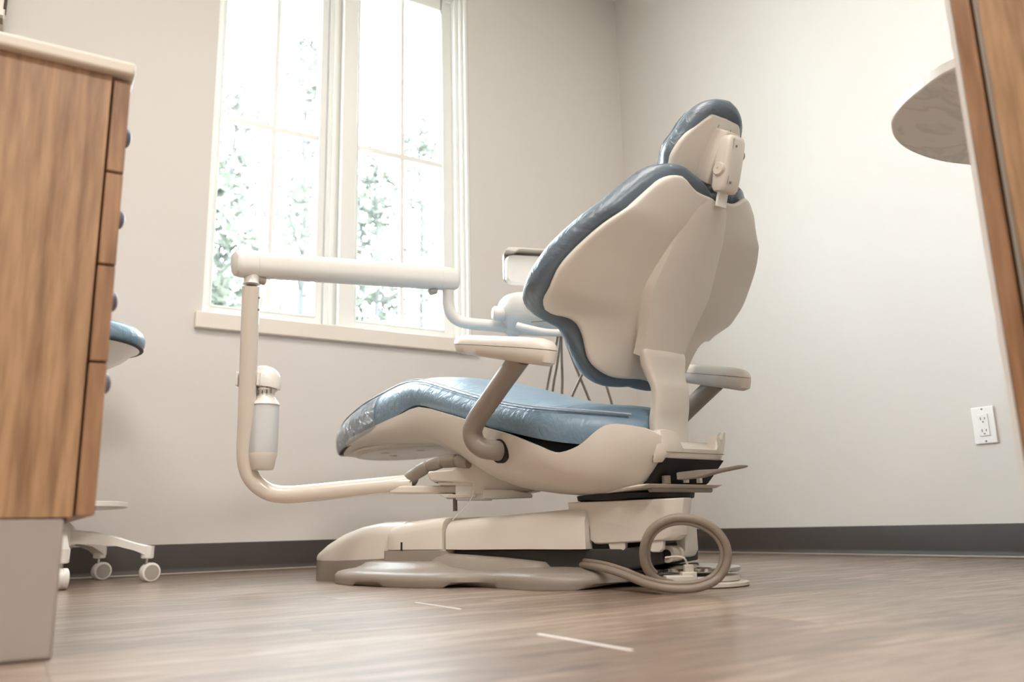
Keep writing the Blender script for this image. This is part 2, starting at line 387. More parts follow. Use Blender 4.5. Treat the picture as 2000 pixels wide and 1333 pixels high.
# unseen glowing ceiling panels, added with the fill lights
for i, (x, y, p) in enumerate(FILL_LAMPS):
    t = root('ceiling_fill_panel', (x, y, CEIL-.045), ('added unseen fill panel on the ceiling, window side, above the stool', 'added unseen fill panel on the ceiling above the dental chair backrest', 'added unseen fill panel on the ceiling behind the camera, far from the window')[i], 'ceiling light', 'added ceiling fill panels')
    obj('fill_panel_frame', G().bb(x-.61, x-.58, y-.31, y+.31, CEIL-.03, CEIL).bb(x+.58, x+.61, y-.31, y+.31, CEIL-.03, CEIL).bb(x-.58, x+.58, y-.31, y-.28, CEIL-.03, CEIL).bb(x-.58, x+.58, y+.28, y+.31, CEIL-.03, CEIL), M['white'], t)
    obj('fill_panel_diffuser', G().bb(x-.58, x+.58, y-.28, y+.28, CEIL-.02, CEIL), M['fill_glow'], t)

# ------------------------------------------------------------------ outside
struct('ground', G().bb(-30, 40, NY+WT+.05, 60, -.3, -.12), M['ground'], smooth=False)
def pine(x, y, h, cr_r, seed, trunk=.12, lean=0, low=.35, dens=1.0, label=''):
    rnd = random.Random(seed)
    t = root('pine_tree', (x, y, -.12), label, 'tree', 'pines outside the window')
    g = G(); path = [(x+lean*k/8*h*.08+rnd.uniform(-.04, .04), y, -.12+h*k/8) for k in range(9)]
    g.tube(path, [trunk*(1-.085*k) for k in range(9)], 8)
    f = G()
    nb = int(34*dens)
    for b in range(nb):
        z = h*(low+(1-low)*b/nb); q = (z/h-low)/(1-low); rr = cr_r*(1.05-.8*q)*rnd.uniform(.35, 1.1); a = rnd.uniform(0, 2*pi)
        bx, by = x+lean*z*.08, y
        tip = np.array([bx+rr*cos(a), by+rr*sin(a), z+rr*.25]); st = np.array([bx, by, z-.1])
        mid = (st+tip)/2+np.array([0, 0, -.05*rr])
        g.tube([st, mid, tip], [.035*(1-q*.6), .022, .008], 5)
        for c in range(int(4*rnd.uniform(.4, 1.4))):
            u = rnd.uniform(.35, 1.05); ctr = st+(tip-st)*u+np.array([rnd.gauss(0, .22), rnd.gauss(0, .22), rnd.gauss(0, .15)])
            for l in range(22):
                d = np.array([rnd.gauss(0, 1), rnd.gauss(0, 1), rnd.gauss(.2, .8)]); d /= np.linalg.norm(d)
                e = np.cross(d, [rnd.gauss(0, 1), rnd.gauss(0, 1), rnd.gauss(0, 1)]); e /= np.linalg.norm(e)
                s = rnd.uniform(.09, .2); o_ = ctr+np.array([rnd.gauss(0, .12), rnd.gauss(0, .12), rnd.gauss(0, .09)])
                f.add([o_-e*s*.16, o_+d*s*.6-e*s*.12, o_+d*s, o_+d*s*.6+e*s*.2, o_+e*s*.16], [(0, 1, 2, 3, 4)])
    obj('trunk', g, M['bark'], t); obj('foliage', f, M['foliage'], t, smooth=False)
    return t
pine(2.35, 11.5, 7.0, 1.15, 11, .06, 0, .30, .9, 'sparse pine with thin trunk and pale needles, seen through the left casement')
pine(3.95, 13.6, 9.4, 1.35, 5, .08, .1, .36, 1.1, 'taller pine seen at the right side of the left casement')
pine(4.15, 10.4, 5.6, .95, 21, .06, -.1, .32, .9, 'slender pine seen through the left half of the right casement')
pine(7.2, 15.6, 9.4, 1.35, 33, .09, 0, .30, 1.2, 'dense tall pine seen at the right edge of the right casement')
pine(1.62, 8.6, 3.9, .75, 44, .04, .3, .40, .6, 'small young pine low behind the left casement, furthest left')

# ------------------------------------------------------------------ dental chair frames
# upper frame (seat, backrest): a forward, b to the sitter's left; base frame turned a little on the swivel
AZ = radians(-6.5); O = np.array([1.205, 1.39, 0])
FX = np.array([sin(AZ), cos(AZ), 0]); LF = np.array([-cos(AZ), sin(AZ), 0]); UP = np.array([0, 0, 1.])
def U(a, b, z): return O + FX*a + LF*b + UP*z
def Ub(px, py, b): return hit(px, py, LF, LF@O+b)            # point of the plane b = const seen at a pixel
def Uloc(p): q = np.array(p)-O; return float(q@FX), float(q@LF), float(q[2])
AZ2 = radians(-23); O2 = O + FX*.07
FX2 = np.array([sin(AZ2), cos(AZ2), 0]); LF2 = np.array([-cos(AZ2), sin(AZ2), 0])
def V(u, b, z): return O2 + FX2*u + LF2*b + UP*z

chair = root('dental_chair', (O2[0], O2[1], 0), 'large beige dental chair with blue vinyl cushions standing in the middle of the room', 'dental chair')

# ---- base
def plan_ring(pts, n=96): return resample(cr(pts, 8, True), n)
half = [(.83, .0), (.825, .09), (.79, .165), (.70, .215), (.60, .236), (.48, .242), (.39, .232), (.32, .200), (.25, .192), (.18, .214), (.12, .228), (.05, .205), (-.01, .12), (-.03, 0)]
pan_pts = half + [(u, -b) for u, b in half[-2:0:-1]]
ring = plan_ring(pan_pts, 120)
def pan_layer(inset, zf):
    out = []
    m = np.array([.38, 0])
    for p in ring:
        d = p-m; L = np.linalg.norm(d); q = p - d/L*inset
        out.append(V(q[0], q[1], zf(q)))
    return out
def arch(q):   # underside lifts between the feet
    u, b = q
    e = abs(b) > .06
    def bump(x, a, c, w=.012): return max(0, min(1, (x-a)/w, (c-x)/w))
    return .0005 + .009*max(bump(u, .30-.04, .345+.03), bump(u, .545, .66), bump(u, -.2, .035)) if True else 0
g = G()
layers = [pan_layer(.004, arch), pan_layer(0, lambda q: .012), pan_layer(.001, lambda q: .022), pan_layer(.010, lambda q: .030), pan_layer(.030, lambda q: .034),
          pan_layer(.055, lambda q: .037), pan_layer(.075, lambda q: .040+.004*max(0, min(1, (q[0]-.38)/.06))), pan_layer(.085, lambda q: .041+.010*max(0, min(1, (q[0]-.40)/.06))), pan_layer(.11, lambda q: .042+.012*max(0, min(1, (q[0]-.38)/.06)))]
g.loft(layers)
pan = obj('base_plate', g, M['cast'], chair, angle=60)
# raised rib along the plate
g = G()
rings_ = []
for u, hw, z in [(.48, .128, .070), (.44, .134, .072), (.36, .142, .068), (.27, .142, .062), (.20, .142, .056), (.165, .136, .052), (.15, .126, .038)]:
    rings_.append([V(u, s*hw+o_*.022, zz) for s, o_, zz in ((1, 1, .030), (1, .55, z-.007), (1, 0, z), (1, -.6, z), (-1, .6, z), (-1, 0, z), (-1, -.55, z-.007), (-1, -1, .030))])
g.loft(rings_)
obj('base_rib', g, M['cast'], chair, angle=50)

# lower casting under hood
g = G()
def rr(hw, z0, z1, u, r=.02):
    pts = [(-hw, z0), (hw, z0)] + [(hw-r+r*cos(t), z1-r+r*sin(t)) for t in np.linspace(0, pi/2, 5)] + [(-hw+r*cos(t), z1-r+r*sin(t)) for t in np.linspace(pi/2, pi, 5)]
    return [V(u, b, z) for b, z in pts]
g.loft([rr(.140, .03, .081, .64, .004), rr(.143, .03, .081, .55, .004), rr(.143, .03, .081, .445, .004), rr(.125, .03, .081, .425, .004)])
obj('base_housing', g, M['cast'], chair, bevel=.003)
# hood
g = G()
g.loft([rr(.125, .081, .125, .640, .02), rr(.141, .081, .137, .625, .03), rr(.143, .081, .147, .58, .03), rr(.143, .081, .152, .52, .028), rr(.143, .081, .156, .455, .026), rr(.140, .081, .154, .447, .026)])
hood = obj('hood', g, M['shell'], chair, angle=50)
obj('hood_slot', G().box(V(.575, .1435, .089), (.0022, .0015, .010), FX2, LF2), M['black'], hood)
# nose box in front
g = G(); rl = []; rt = []
for u, hw, zt in [(.60, .125, .150), (.68, .124, .150), (.76, .121, .140), (.84, .112, .122), (.91, .098, .099), (.96, .078, .074), (.985, .052, .058), (.995, .02, .052)]:
    zs = .052+.008*max(0, (.85-u)/.25)
    rl.append([V(u, b, z) for b, z in ((-hw, 0.0), (hw, 0.0), (hw, zs*.6), (hw-.001, zs), (-hw+.001, zs), (-hw, zs*.6))])
    r_ = min(.035, (zt-zs)*.8+.0005)
    pts = [(-hw+.001, zs+.0004), (hw-.001, zs+.0004)] + [(hw-r_+r_*cos(t), max(zs+.0005, zt-r_+r_*sin(t))) for t in np.linspace(0, pi/2, 6)] + [(-hw+r_+r_*cos(t), max(zs+.0005, zt-r_+r_*sin(t))) for t in np.linspace(pi/2, pi, 6)]
    rt.append([V(u, b, z) for b, z in pts])
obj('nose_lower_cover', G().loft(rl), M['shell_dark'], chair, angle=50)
obj('nose_upper_cover', G().loft(rt), M['shell'], chair, angle=50)

# lift arm cover
g = G()
g.loft([rr(.130, .081, .132, .444, .03), rr(.1385, .081, .147, .437, .032), rr(.139, .080, .151, .38, .030), rr(.139, .080, .158, .20, .026), rr(.139, .079, .163, .10, .026), rr(.139, .079, .162, .062, .028), rr(.134, .079, .158, .054, .028)])
obj('lift_arm_cover', g, M['shell'], chair, angle=50)
g = G(); g.disc(V(.058, -.116, .128), .034, .232, LF2)
obj('lift_pivot', g, M['shell_dark'], chair)
g = G(); g.loft([rr(.120, .042, .079, .43, .004), rr(.120, .034, .079, .2, .004), rr(.115, .034, .079, -.02, .004), rr(.09, .048, .088, -.10, .004)])
obj('lift_mechanism', g, M['dark'], chair, bevel=.004)
g = G(); g.disc(V(.022, -.100, .088), .032, .206, LF2)
obj('pivot_drum', g, M['black'], chair)
# upper block under the swivel, side outline extruded across
def side(pts, b0, b1, r=0): return G().prism([V(u, b0, z) for u, z in pts], LF2*(b1-b0))
blk = [(.107, .178), (.104, .150), (.070, .148), (.058, .140), (.054, .120), (.054, .098), (.044, .089), (.03, .088), (-.155, .094), (-.175, .104), (-.192, .177)]
g = G(); rings_ = []
for b in (.118, .116, .110, .10, .085, .06, .03, 0, -.04, -.08, -.11, -.116, -.118):
    lim = interp(-b, [(-.118, -.150), (-.110, -.166), (-.09, -.172), (-.06, -.160), (.0, -.132), (.06, -.104), (.118, -.080)])
    ins = .006 if abs(b) > .1175 else (.002 if abs(b) > .1155 else 0)
    r_ = []
    for u, z in blk:
        if u < -.1: u = lim+(u+.192)*.8
        cu, cz = (-.03, .13); d = np.array([u-cu, z-cz]); L = np.linalg.norm(d); d = d/L*(L-ins)
        r_.append(V(cu+d[0], b, cz+d[1]))
    rings_.append(r_)
obj('lift_block', G().loft(rings_), M['shell'], chair, bevel=.004, seg=3, angle=45)
# ears and rollers under the block
for u in (-.012, -.098):
    g = G(); g.prism([V(u+x, .100, z) for x, z in ((.024, .095), (.020, .078), (.008, .071), (-.008, .071), (-.016, .078), (-.018, .095))], LF2*.014)
    obj('mounting_ear', g, M['shell'], chair, bevel=.002)
g = G(); g.disc(V(-.106, .030, .066), .017, .05, LF2, prof=[(.016, 0), (.016, .012), (.012, .014), (.012, .026), (.017, .028), (.017, .049), (.010, .05)])
obj('roller', g, M['cream'], chair)
g = G(); g.disc(V(-.106, .0795, .066), .0095, .002, LF2); obj('roller_hub', g, M['black'], chair)
g = G(); g.prism([V(u, -.045, z) for u, z in ((-.085, .14), (-.122, .135), (-.122, .072), (-.114, .058), (-.100, .055), (-.094, .068), (-.094, .085))], LF2*.06)
obj('rear_bracket', g, M['shell'], chair, bevel=.004)
g = G(); g.loft([[V(u, b, z) for b, z in ((-.06, .03), (.085, .03), (.085, .036), (-.06, .036))] for u in (.05, -.09)])
obj('lower_lever', g, M['dark'], chair, bevel=.002)
# swivel disc
g = G(); g.disc(V(0, 0, .1775), .125, .012, seg=64, prof=[(.115, 0), (.128, .004), (.13, .014)])
obj('swivel_plate', g, M['black'], chair)

# ---- seat shell: U-shaped hull then the flat leg rest
HW = [(-.103, .100), (-.095, .112), (-.08, .138), (-.06, .165), (-.03, .188), (0, .206), (.05, .228), (.1, .240), (.2, .250), (.35, .252), (.5, .247), (.65, .238), (.8, .230), (.95, .218), (1.08, .201), (1.17, .178), (1.24, .152), (1.285, .120), (1.304, .075)]
ZB = [(-.103, .262), (-.095, .256), (-.08, .244), (-.06, .226), (-.03, .203), (0, .193), (.05, .190), (.1, .190), (.2, .198), (.30, .214), (.38, .238), (.46, .272), (.54, .306), (.62, .342), (.70, .362), (.85, .376), (1.0, .377), (1.15, .371), (1.24, .367), (1.305, .374)]
ZT = [(-.103, .303), (-.09, .315), (-.08, .321), (-.055, .327), (-.035, .325), (-.018, .314), (-.002, .300), (.015, .288), (.04, .279), (.06, .277), (.08, .281), (.111, .294), (.208, .331), (.295, .355), (.38, .384), (.5, .418), (.605, .443), (.7, .436), (.8, .428), (.9, .420), (1.02, .411), (1.15, .400), (1.24, .388), (1.305, .384)]
FX_TAB = {k: smooth_tab(v, 6) for k, v in (('hw', HW), ('zb', ZB), ('zt', ZT))}
def S(k, a): return interp(a, FX_TAB[k])
stations = [-.103, -.099, -.092, -.084, -.075, -.065, -.055, -.045, -.035, -.026, -.018, -.010, -.002, .007, .016, .027, .04, .055, .07, .09, .115, .15, .2, .25, .3, .35, .4, .45, .5, .55, .6, .65, .7, .75, .8, .87, .94, 1.0, 1.06, 1.11, 1.15, 1.19, 1.22, 1.25, 1.27, 1.285, 1.297, 1.305]
g = G(); rings_ = []
for a in stations:
    hw, zb, zt = S('hw', a), S('zb', a), S('zt', a); h = zt-zb
    k = min(1, max(0, (a-.5)/.25))                      # leg rest: shallower, flatter underside
    e = .42*(1-k)+.36*k; e2 = 1.15*(1-k)+.72*k
    out = []
    for t in np.linspace(0, 1, 13):                     # left rim down to the keel
        ang = t*pi/2
        out.append((hw*cos(ang)**e if t < 1 else 0, zt-(h)*sin(ang)**e2))
    outer = out + [(-b, z) for b, z in out[-2::-1]]
    d = .028*min(1, h/.05)
    inner = [(-hw+.012, zt-.001), (-hw+.018, zt-d*.6), (-hw*.6, zt-d), (0, zt-d), (hw*.6, zt-d), (hw-.018, zt-d*.6), (hw-.012, zt-.001)]
    rings_.append([U(a, b, z) for b, z in outer+inner])
g.loft(rings_)
seat_shell = obj('seat_shell', g, M['shell'], chair, angle=50)
# rear cover with a notch for the back support
g = G()
def rear(pts, a0, a1): return G().prism([U(a0, b, z) for b, z in pts], FX*(a1-a0))
rc = [(-.101, .249), (-.102, .300), (-.098, .309), (-.078, .310), (-.074, .304), (-.072, .286), (-.066, .281), (.040, .281), (.046, .286), (.048, .304), (.053, .309), (.092, .316), (.101, .306), (.101, .249)]
g = G(); rings_ = []
for b in [-.102, -.1015, -.100, -.097, -.092, -.085, -.078, -.0745, -.0725, -.0705, -.066, -.04, 0, .03, .040, .0445, .0465, .0485, .053, .06, .075, .085, .092, .097, .100, .1015, .102]:
    zt = interp(b, [(-.102, .300), (-.100, .304), (-.097, .307), (-.090, .310), (-.078, .310), (-.074, .304), (-.071, .287), (-.066, .281), (.040, .281), (.045, .287), (.048, .304), (.053, .311), (.09, .316), (.097, .313), (.100, .309), (.102, .304)])
    e = .016*(abs(b)/.102)**7
    prof = [(-.098, .249), (-.106, .256), (-.1105, .266), (-.1125, .28*.5+zt*.5 if zt < .29 else .285)]
    prof = [(a+e, min(z, zt-.004)) for a, z in prof] + [(-.1095+e, zt-.0015), (-.106+e, zt), (-.084, zt), (-.084, .249)]
    rings_.append([U(a, b, z) for a, z in prof])
obj('rear_cover', G().loft(rings_), M['shell'], chair, angle=40)
obj('rear_cover_seam', G().box(U(-.1108, -.001, .2685), (.090, .0010, .0006), LF, FX), M['grey'], chair)
# black plate for the shade in the opening under the rear cover, tray, connectors, lever
g = G(); g.loft([[U(a, b, z) for b in (-.092, .085)] + [U(a+.014, b, z+.004) for b in (.085, -.092)] for a, z in ((-.108, .256), (-.092, .240), (-.062, .211), (-.046, .203))])
obj('opening_shade', g, M['black'], chair)
g = G(); g.prism([U(a, .125, z) for a, z in ((-.088, .206), (-.07, .200), (.10, .187), (.10, .194), (-.06, .206))], -LF*.235)
obj('rear_tray', g, M['shell'], chair, bevel=.003)
g = G(); g.disc(U(-.060, -.10, .1965), .006, .19, LF, seg=16); obj('tray_hinge', g, M['shell_dark'], chair)
for b in (.010, -.032):
    obj('connector', G().box(U(-.088, b, .215), (.0045, .004, .006), FX, LF), M['white'], chair)
obj('connector', G().disc(U(-.080, .062, .207), .009, .016), M['grey'], chair)
g = G(); g.loft([[U(a, b+w*x, z+t*y) for x, y in ((-1, -1), (1, -1), (1, 1), (-1, 1))] for a, b, z, w, t in ((-.09, .03, .222, .012, .008), (-.112, -.01, .226, .012, .008), (-.128, -.05, .232, .014, .0035), (-.140, -.10, .240, .016, .003), (-.142, -.118, .243, .012, .003))])
obj('release_lever', g, M['shell_dark'], chair, bevel=.002)
# oval panel under the leg rest
g = G(); el = []
for sc, dz in ((1, .003), (1, -.003), (.96, -.007), (.86, -.008)):
    el.append([U(1.05+.232*sc*cos(t), .0+.168*sc*sin(t), .3745-.02*sc*cos(t)*.3+dz) for t in np.linspace(0, 2*pi, 60, endpoint=False)])
g.loft(el[:3]); rim = obj('underside_rim', g, M['shell'], chair, angle=50)
g = G(); g.loft([[U(1.05+.205*s*cos(t), .143*s*sin(t), .3675-.02*s*cos(t)*.3-dz) for t in np.linspace(0, 2*pi, 60, endpoint=False)] for s, dz in ((1, -.004), (1, .0005), (.97, .0015))])
obj('underside_panel', g, M['panel'], chair, angle=50, label='pale translucent oval panel')
for a, b in ((1.06, .085), (1.12, .02), (.97, .01)):
    obj('panel_screw', G().disc(U(a, b, .3655-.006*(a-1.05)/.2), .012, .0025), M['grey'], chair)

# ---- seat cushion
CW = [(-.034, .035), (-.024, .055), (-.006, .084), (.015, .116), (.04, .150), (.07, .185), (.10, .214), (.15, .238), (.3, .245), (.5, .243), (.65, .240), (.8, .234), (.95, .224), (1.08, .206), (1.17, .188), (1.25, .162), (1.295, .130), (1.318, .095), (1.33, .05)]
CT = [(-.034, .340), (-.02, .352), (.034, .364), (.135, .381), (.245, .406), (.367, .440), (.50, .482), (.59, .510), (.66, .524), (.73, .526), (.80, .521), (.90, .512), (1.0, .501), (1.13, .483), (1.2, .470), (1.27, .453), (1.31, .436), (1.33, .412)]
CB = [(-.034, .282), (-.02, .288), (.069, .298), (.166, .322), (.303, .357), (.385, .383), (.5, .418), (.605, .447), (.66, .450), (.75, .434), (.876, .413), (1.02, .398), (1.15, .386), (1.25, .376), (1.30, .374), (1.33, .382)]
CT_, CB_, CW_ = smooth_tab(CT, 6), smooth_tab(CB, 6), smooth_tab(CW, 6)
def cushion_ring(a, grow=0):
    hw, zt, zb = interp(a, CW_)+grow, interp(a, CT_)+grow, interp(a, CB_)-grow*.3
    h = zt-zb; pts = []
    for t in np.linspace(0, 1, 9):                      # left side: small bulge
        pts.append((hw-.010*(1-sin(pi*t))-(0.012*t**4), zb+h*t*.96))
    crown = .024*min(1, hw/.15)
    for t in np.linspace(.0, 1, 17)[1:-1]:
        x = cos(pi*t); pts.append((x*(hw-.030)*1.0, zt+crown*(1-abs(x)**3)-.002))
    left = pts[:9]; top = pts[9:]
    right = [(-b, z) for b, z in left[::-1]]
    return [U(a, b, z) for b, z in left+top+right]
st = [-.034, -.033, -.031, -.028, -.023] + list(np.linspace(-.015, 1.22, 64)) + [1.235, 1.25, 1.265, 1.28, 1.295, 1.305, 1.313, 1.32, 1.325, 1.328, 1.33]
g = G().loft([cushion_ring(a) for a in st])
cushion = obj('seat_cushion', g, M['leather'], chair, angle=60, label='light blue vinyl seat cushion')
# double stitched seam along the upper edge, and the rim of the cushion
for k, (db, dz) in enumerate(((.0, .0), (-.009, .006))):
    for s in (1, -1):
        path = [U(a, s*(interp(a, CW_)-.0145+db), interp(a, CT_)-.0035+dz) for a in np.linspace(.0, 1.27, 90)]
        obj('seam', G().tube(path, .0016, 6), M['stitch'] if k else M['leather_shaded'], cushion)
g = G(); g.loft([[U(a, s, interp(a, CB_)-.001+dz) for s, dz in ((interp(a, CW_)-.011, .006), (interp(a, CW_)-.013, -.003), (-interp(a, CW_)+.013, -.003), (-interp(a, CW_)+.011, .006))] for a in np.linspace(.70, 1.24, 40)])
obj('cushion_underlay', g, M['black'], chair, angle=60)
g = G(); ca = list(np.linspace(.86, 1.22, 24)) + [1.24, 1.255]
g.loft([cushion_ring(a, .0035) for a in ca], caps=(False, False))
obj('toe_cover', g, M['plastic_film'], chair, angle=80, label='clear wrinkled plastic sleeve over the foot end')

# ---- armrests (left one traced, right one mirrored)
tube_px = [(984, 883, .235), (965, 880, .262), (943, 876, .283), (927, 862, .296), (923, 840, .303), (934, 815, .306), (955, 785, .308), (985, 742, .311), (1017, 698, .314)]
tube_pts = [Uloc(Ub(x, y, b)) for x, y, b in tube_px]
for s in (1, -1):
    path = cr([U(a, s*b, z) for a, b, z in tube_pts], 6)
    arm = obj('armrest_support', G().tube(path, .0225, 24), M['shell_dark'], chair)
    obj('armrest_socket', G().disc(U(tube_pts[0][0]-.001, s*.2385, tube_pts[0][2]+.001), .0268, .012, s*LF, 32), M['black'], arm)
    A0, A1 = (.295, .541), (-.032, .468)
    def pr(t, w, dz):
        a = A0[0]+(A1[0]-A0[0])*t; z = A0[1]+(A1[1]-A0[1])*t
        return a, z+dz
    for nm, prof, mat in (('armrest_pad', [(1.0, 0), (1.0, .004), (.96, .011), (.80, .019), (.45, .0235)], M['shell']), ('armrest_underside', [(.99, -.001), (.98, -.008), (.90, -.021), (.62, -.027)], M['shell'])):
        rings_ = []
        for sc, dz in prof:
            r_ = []
            for th in np.linspace(0, 2*pi, 64, endpoint=False):
                c, s_ = cos(th), sin(th)
                x = (abs(c)**.55)*(1 if c > 0 else -1); y = (abs(s_)**.75)*(1 if s_ > 0 else -1)
                t = .5+.5*x*(1-(1-sc)*.35); w = .040*y*sc*(1-.12*x)
                a, z = pr(t, w, dz*(1 if nm == 'armrest_pad' else (1+.25*x)))
                r_.append(U(a, s*(.312)+w, z))
            rings_.append(r_)
        obj(nm, G().loft(rings_), mat, chair, angle=50)

# ---- backrest
TH = radians(27); NB = cos(TH)*FX+sin(TH)*UP; SB = -sin(TH)*FX+cos(TH)*UP; OB = O+FX*-.085+UP*.45
W0 = [(-.1, .105), (-.05, .102), (0, .096), (.1, .080), (.2, .063), (.3, .042), (.4, .030)]
KK = [(-.1, .35), (-.04, .45), (0, .85), (.03, 1.05), (.06, 1.05), (.10, .68), (.153, .57), (.22, .50), (.30, .42), (.36, .9), (.40, 1.7)]
def WS(b, s): return interp(s, W0)+interp(s, KK)*b*b
def Bk(b, s, w): return OB+LF*b+SB*s+NB*w
def solve(px, py, dw):
    w = .07
    for _ in range(60):
        p = hit(px, py, NB, NB@(OB+NB*w)); q = p-OB; b, s = float(q@LF), float(q@SB)
        w = .6*w+.4*(WS(b, s)+dw)
    return b, s
Lsh = [(1390, 387), (1375, 381), (1360, 373), (1348, 360), (1336, 346), (1322, 342.5), (1309, 343.5), (1285, 354), (1255, 381), (1225, 408), (1180, 438), (1135, 477), (1099, 516), (1081, 550), (1066, 580), (1064, 598), (1070, 610), (1087, 617), (1111, 622), (1129, 635), (1139, 655), (1145, 679), (1150, 700), (1162, 718), (1186, 734), (1210, 740)]
Lcu = [(1385, 372), (1365, 352), (1348, 338), (1333, 326), (1315, 320), (1288, 321), (1255, 334), (1222, 360), (1170, 403), (1120, 443), (1075, 488), (1047, 528), (1033, 558), (1027, 589), (1033, 604), (1047, 618), (1072, 632), (1093, 643), (1105, 660), (1117, 686), (1132, 721), (1150, 742), (1171, 752), (1200, 755)]
def outline(px, dw, stop, sbot):
    L_ = [solve(x, y, dw) for x, y in px]
    top = L_[0]; L_ = [(0, top[1]-.004)] + [p for p in L_ if p[0] > .012] + [(0, L_[-1][1]+.004)]
    L_ = cr(L_, 5)
    full = [tuple(p) for p in L_] + [(-p[0], p[1]) for p in L_[-2:0:-1]]
    return resample(full, 140)
osh = outline(Lsh, .004, 0, 0); ocu = outline(Lcu, .040, 0, 0)
def radial(outl, rings, c=(0, .175)):
    n = len(outl); c = np.array(c); N_ = []
    for i in range(n):
        t = outl[(i+1) % n]-outl[i-1]; t /= np.linalg.norm(t); nn = np.array([t[1], -t[0]])
        if nn@(outl[i]-c) < 0: nn = -nn
        N_.append(nn)
    out = []
    for r, d, dw in rings:
        rr_ = []
        for i in range(n):
            q = c+(outl[i]-c)*r+N_[i]*d
            rr_.append(Bk(q[0], q[1], WS(q[0], q[1])+dw))
        out.append(rr_)
    return out
ov = .0
g = G().loft(radial(osh, [(.02, 0, 0)] + [(r, 0, 0) for r in (.12, .22, .32, .42, .52, .62, .72, .80, .87, .92, .96)] + [(1, -.005, 0), (1, -.0015, .002), (1, 0, .006), (1, -.001, .012), (1, -.006, .016), (.9, 0, .017), (.6, 0, .017), (.3, 0, .017), (.03, 0, .017)]))
obj('back_shell', g, M['shell'], chair, angle=60)
g = G().loft(radial(ocu, [(.03, 0, .022), (.4, 0, .022), (.7, 0, .022), (.9, 0, .020), (1, -.012, .018), (1, -.005, .022), (1, -.001, .030), (1, 0, .042), (1, -.002, .056), (1, -.007, .068), (1, -.012, .074), (1, -.017, .075), (1, -.022, .079), (.93, -.004, .086), (.85, 0, .091), (.7, 0, .093), (.5, 0, .09), (.3, 0, .086), (.03, 0, .084)]))
bc = obj('back_cushion', g, M['leather_shaded'], chair, angle=60, label='blue vinyl back cushion, shade put into its darker colour')
ring_ = radial(ocu, [(1, -.0145, .0765)])[0]
obj('seam', G().tube(ring_, .0016, 6, closed=True), M['stitch'], bc)

# central ridge of the back shell
RW = [(.362, .050), (.33, .060), (.31, .068), (.25, .080), (.19, .090), (.15, .093), (.08, .080), (.04, .073), (.005, .069)]
RZ = [(.362, .030), (.31, .038), (.19, .048), (.15, .050), (.08, .052), (.005, .050)]
RW_, RZ_ = smooth_tab(sorted(RW), 6), smooth_tab(sorted(RZ), 6)
g = G(); rings_ = []
for s in list(np.linspace(.005, .362, 40)):
    hw, wr = interp(s, RW_), interp(s, RZ_); be = hw+.004-.030*max(0, 1-s/.09); base = WS(be, s)+.004
    k = max(0, min(1, (s-.33)/.03)); wr += .004*k*k
    tp = .35+.65*max(0, min(1, (s-.0)/.33))
    cx = hw*(.62-.30*(s/.362))                           # crease moves inward to the top
    pts = [(be, base), (hw, (base*.55+(wr+.006)*.45)), (hw-.005, wr+.0065), (hw-.011, wr+.004), (cx+.006, wr+.0006), (cx, wr-.0004), (0, wr), (-cx, wr-.0004), (-cx-.006, wr+.0006), (-hw+.011, wr+.004), (-hw+.005, wr+.0065), (-hw, (base*.55+(wr+.006)*.45)), (-be, base)]
    pts += [(-be+.004, base+.02), (be-.004, base+.02)]
    rings_.append([Bk(b, s, w) for b, w in pts])
g.loft(rings_)
obj('back_spine_cover', g, M['shell'], chair, angle=24)

# support neck from the seat up into the spine cover
g = G(); rings_ = []
NKt = [(.503, -.036, .066, .022), (.485, -.0385, .067, .027), (.462, -.038, .063, .029), (.435, -.044, .056, .027), (.410, -.052, .053, .026), (.375, -.050, .053, .027), (.345, -.043, .054, .028), (.315, -.042, .052, .028), (.285, -.044, .047, .026), (.262, -.044, .044, .026)]
for z, a, hw, hd in [tuple(p) for p in cr(NKt, 5)]:
    r_ = []
    for th in np.linspace(0, 2*pi, 40, endpoint=False):
        c, s_ = cos(th), sin(th)
        b = hw*(abs(c)**.55)*(1 if c > 0 else -1); d = hd*(abs(s_)**.6)*(1 if s_ > 0 else -1)
        r_.append(U(a-d*.6, b, z))
    rings_.append(r_)
g.loft(rings_)
obj('back_support', g, M['shell'], chair, angle=50)

# ---- headrest
TH2 = radians(34); NH = cos(TH2)*FX+sin(TH2)*UP; SH = -sin(TH2)*FX+cos(TH2)*UP; OH = O+FX*-.263+UP*.957
def Hd(b, s, w): return OH+LF*b+SH*s+NH*w
def WH(b, s): return 1.4*b*b
def solve_h(px, py, dw):
    w = .02
    for _ in range(60):
        p = hit(px, py, NH, NH@(OH+NH*w)); q = p-OH; b, s_ = float(q@LF), float(q@SH)
        w = .6*w+.4*(WH(b, s_)+dw)
    return b, s_
hs = [solve_h(x, y, .002) for x, y in ((1408, 229), (1396, 224.5), (1387, 226), (1360, 246), (1340, 264), (1324, 284), (1313, 304), (1310, 318))]
hs = [(0, hs[0][1]+.001)] + hs; lb = hs[-1]; hs += [(lb[0]-.003, lb[1]-.022), (lb[0]-.02, lb[1]-.045), (lb[0]-.05, lb[1]-.058), (0, lb[1]-.062)]
hc = [solve_h(x, y, .030) for x, y in ((1420, 197), (1405, 197), (1390, 201), (1375, 209), (1360, 219), (1340, 237), (1324, 255), (1306, 279), (1297, 300), (1295, 318))]
hc = [(b+.014*max(0, min(1, (q+.05)/.06)), q) for b, q in hc]; hc = [(0, hc[0][1])] + [p for p in hc if p[0] > .012]; lb = hc[-1]; hc += [(lb[0]-.004, lb[1]-.024), (lb[0]-.024, lb[1]-.050), (lb[0]-.06, lb[1]-.064), (0, lb[1]-.068)]
def sym(o_): o_ = cr(o_, 6); return resample([tuple(p) for p in o_]+[(-p[0], p[1]) for p in o_[-2:0:-1]], 100)
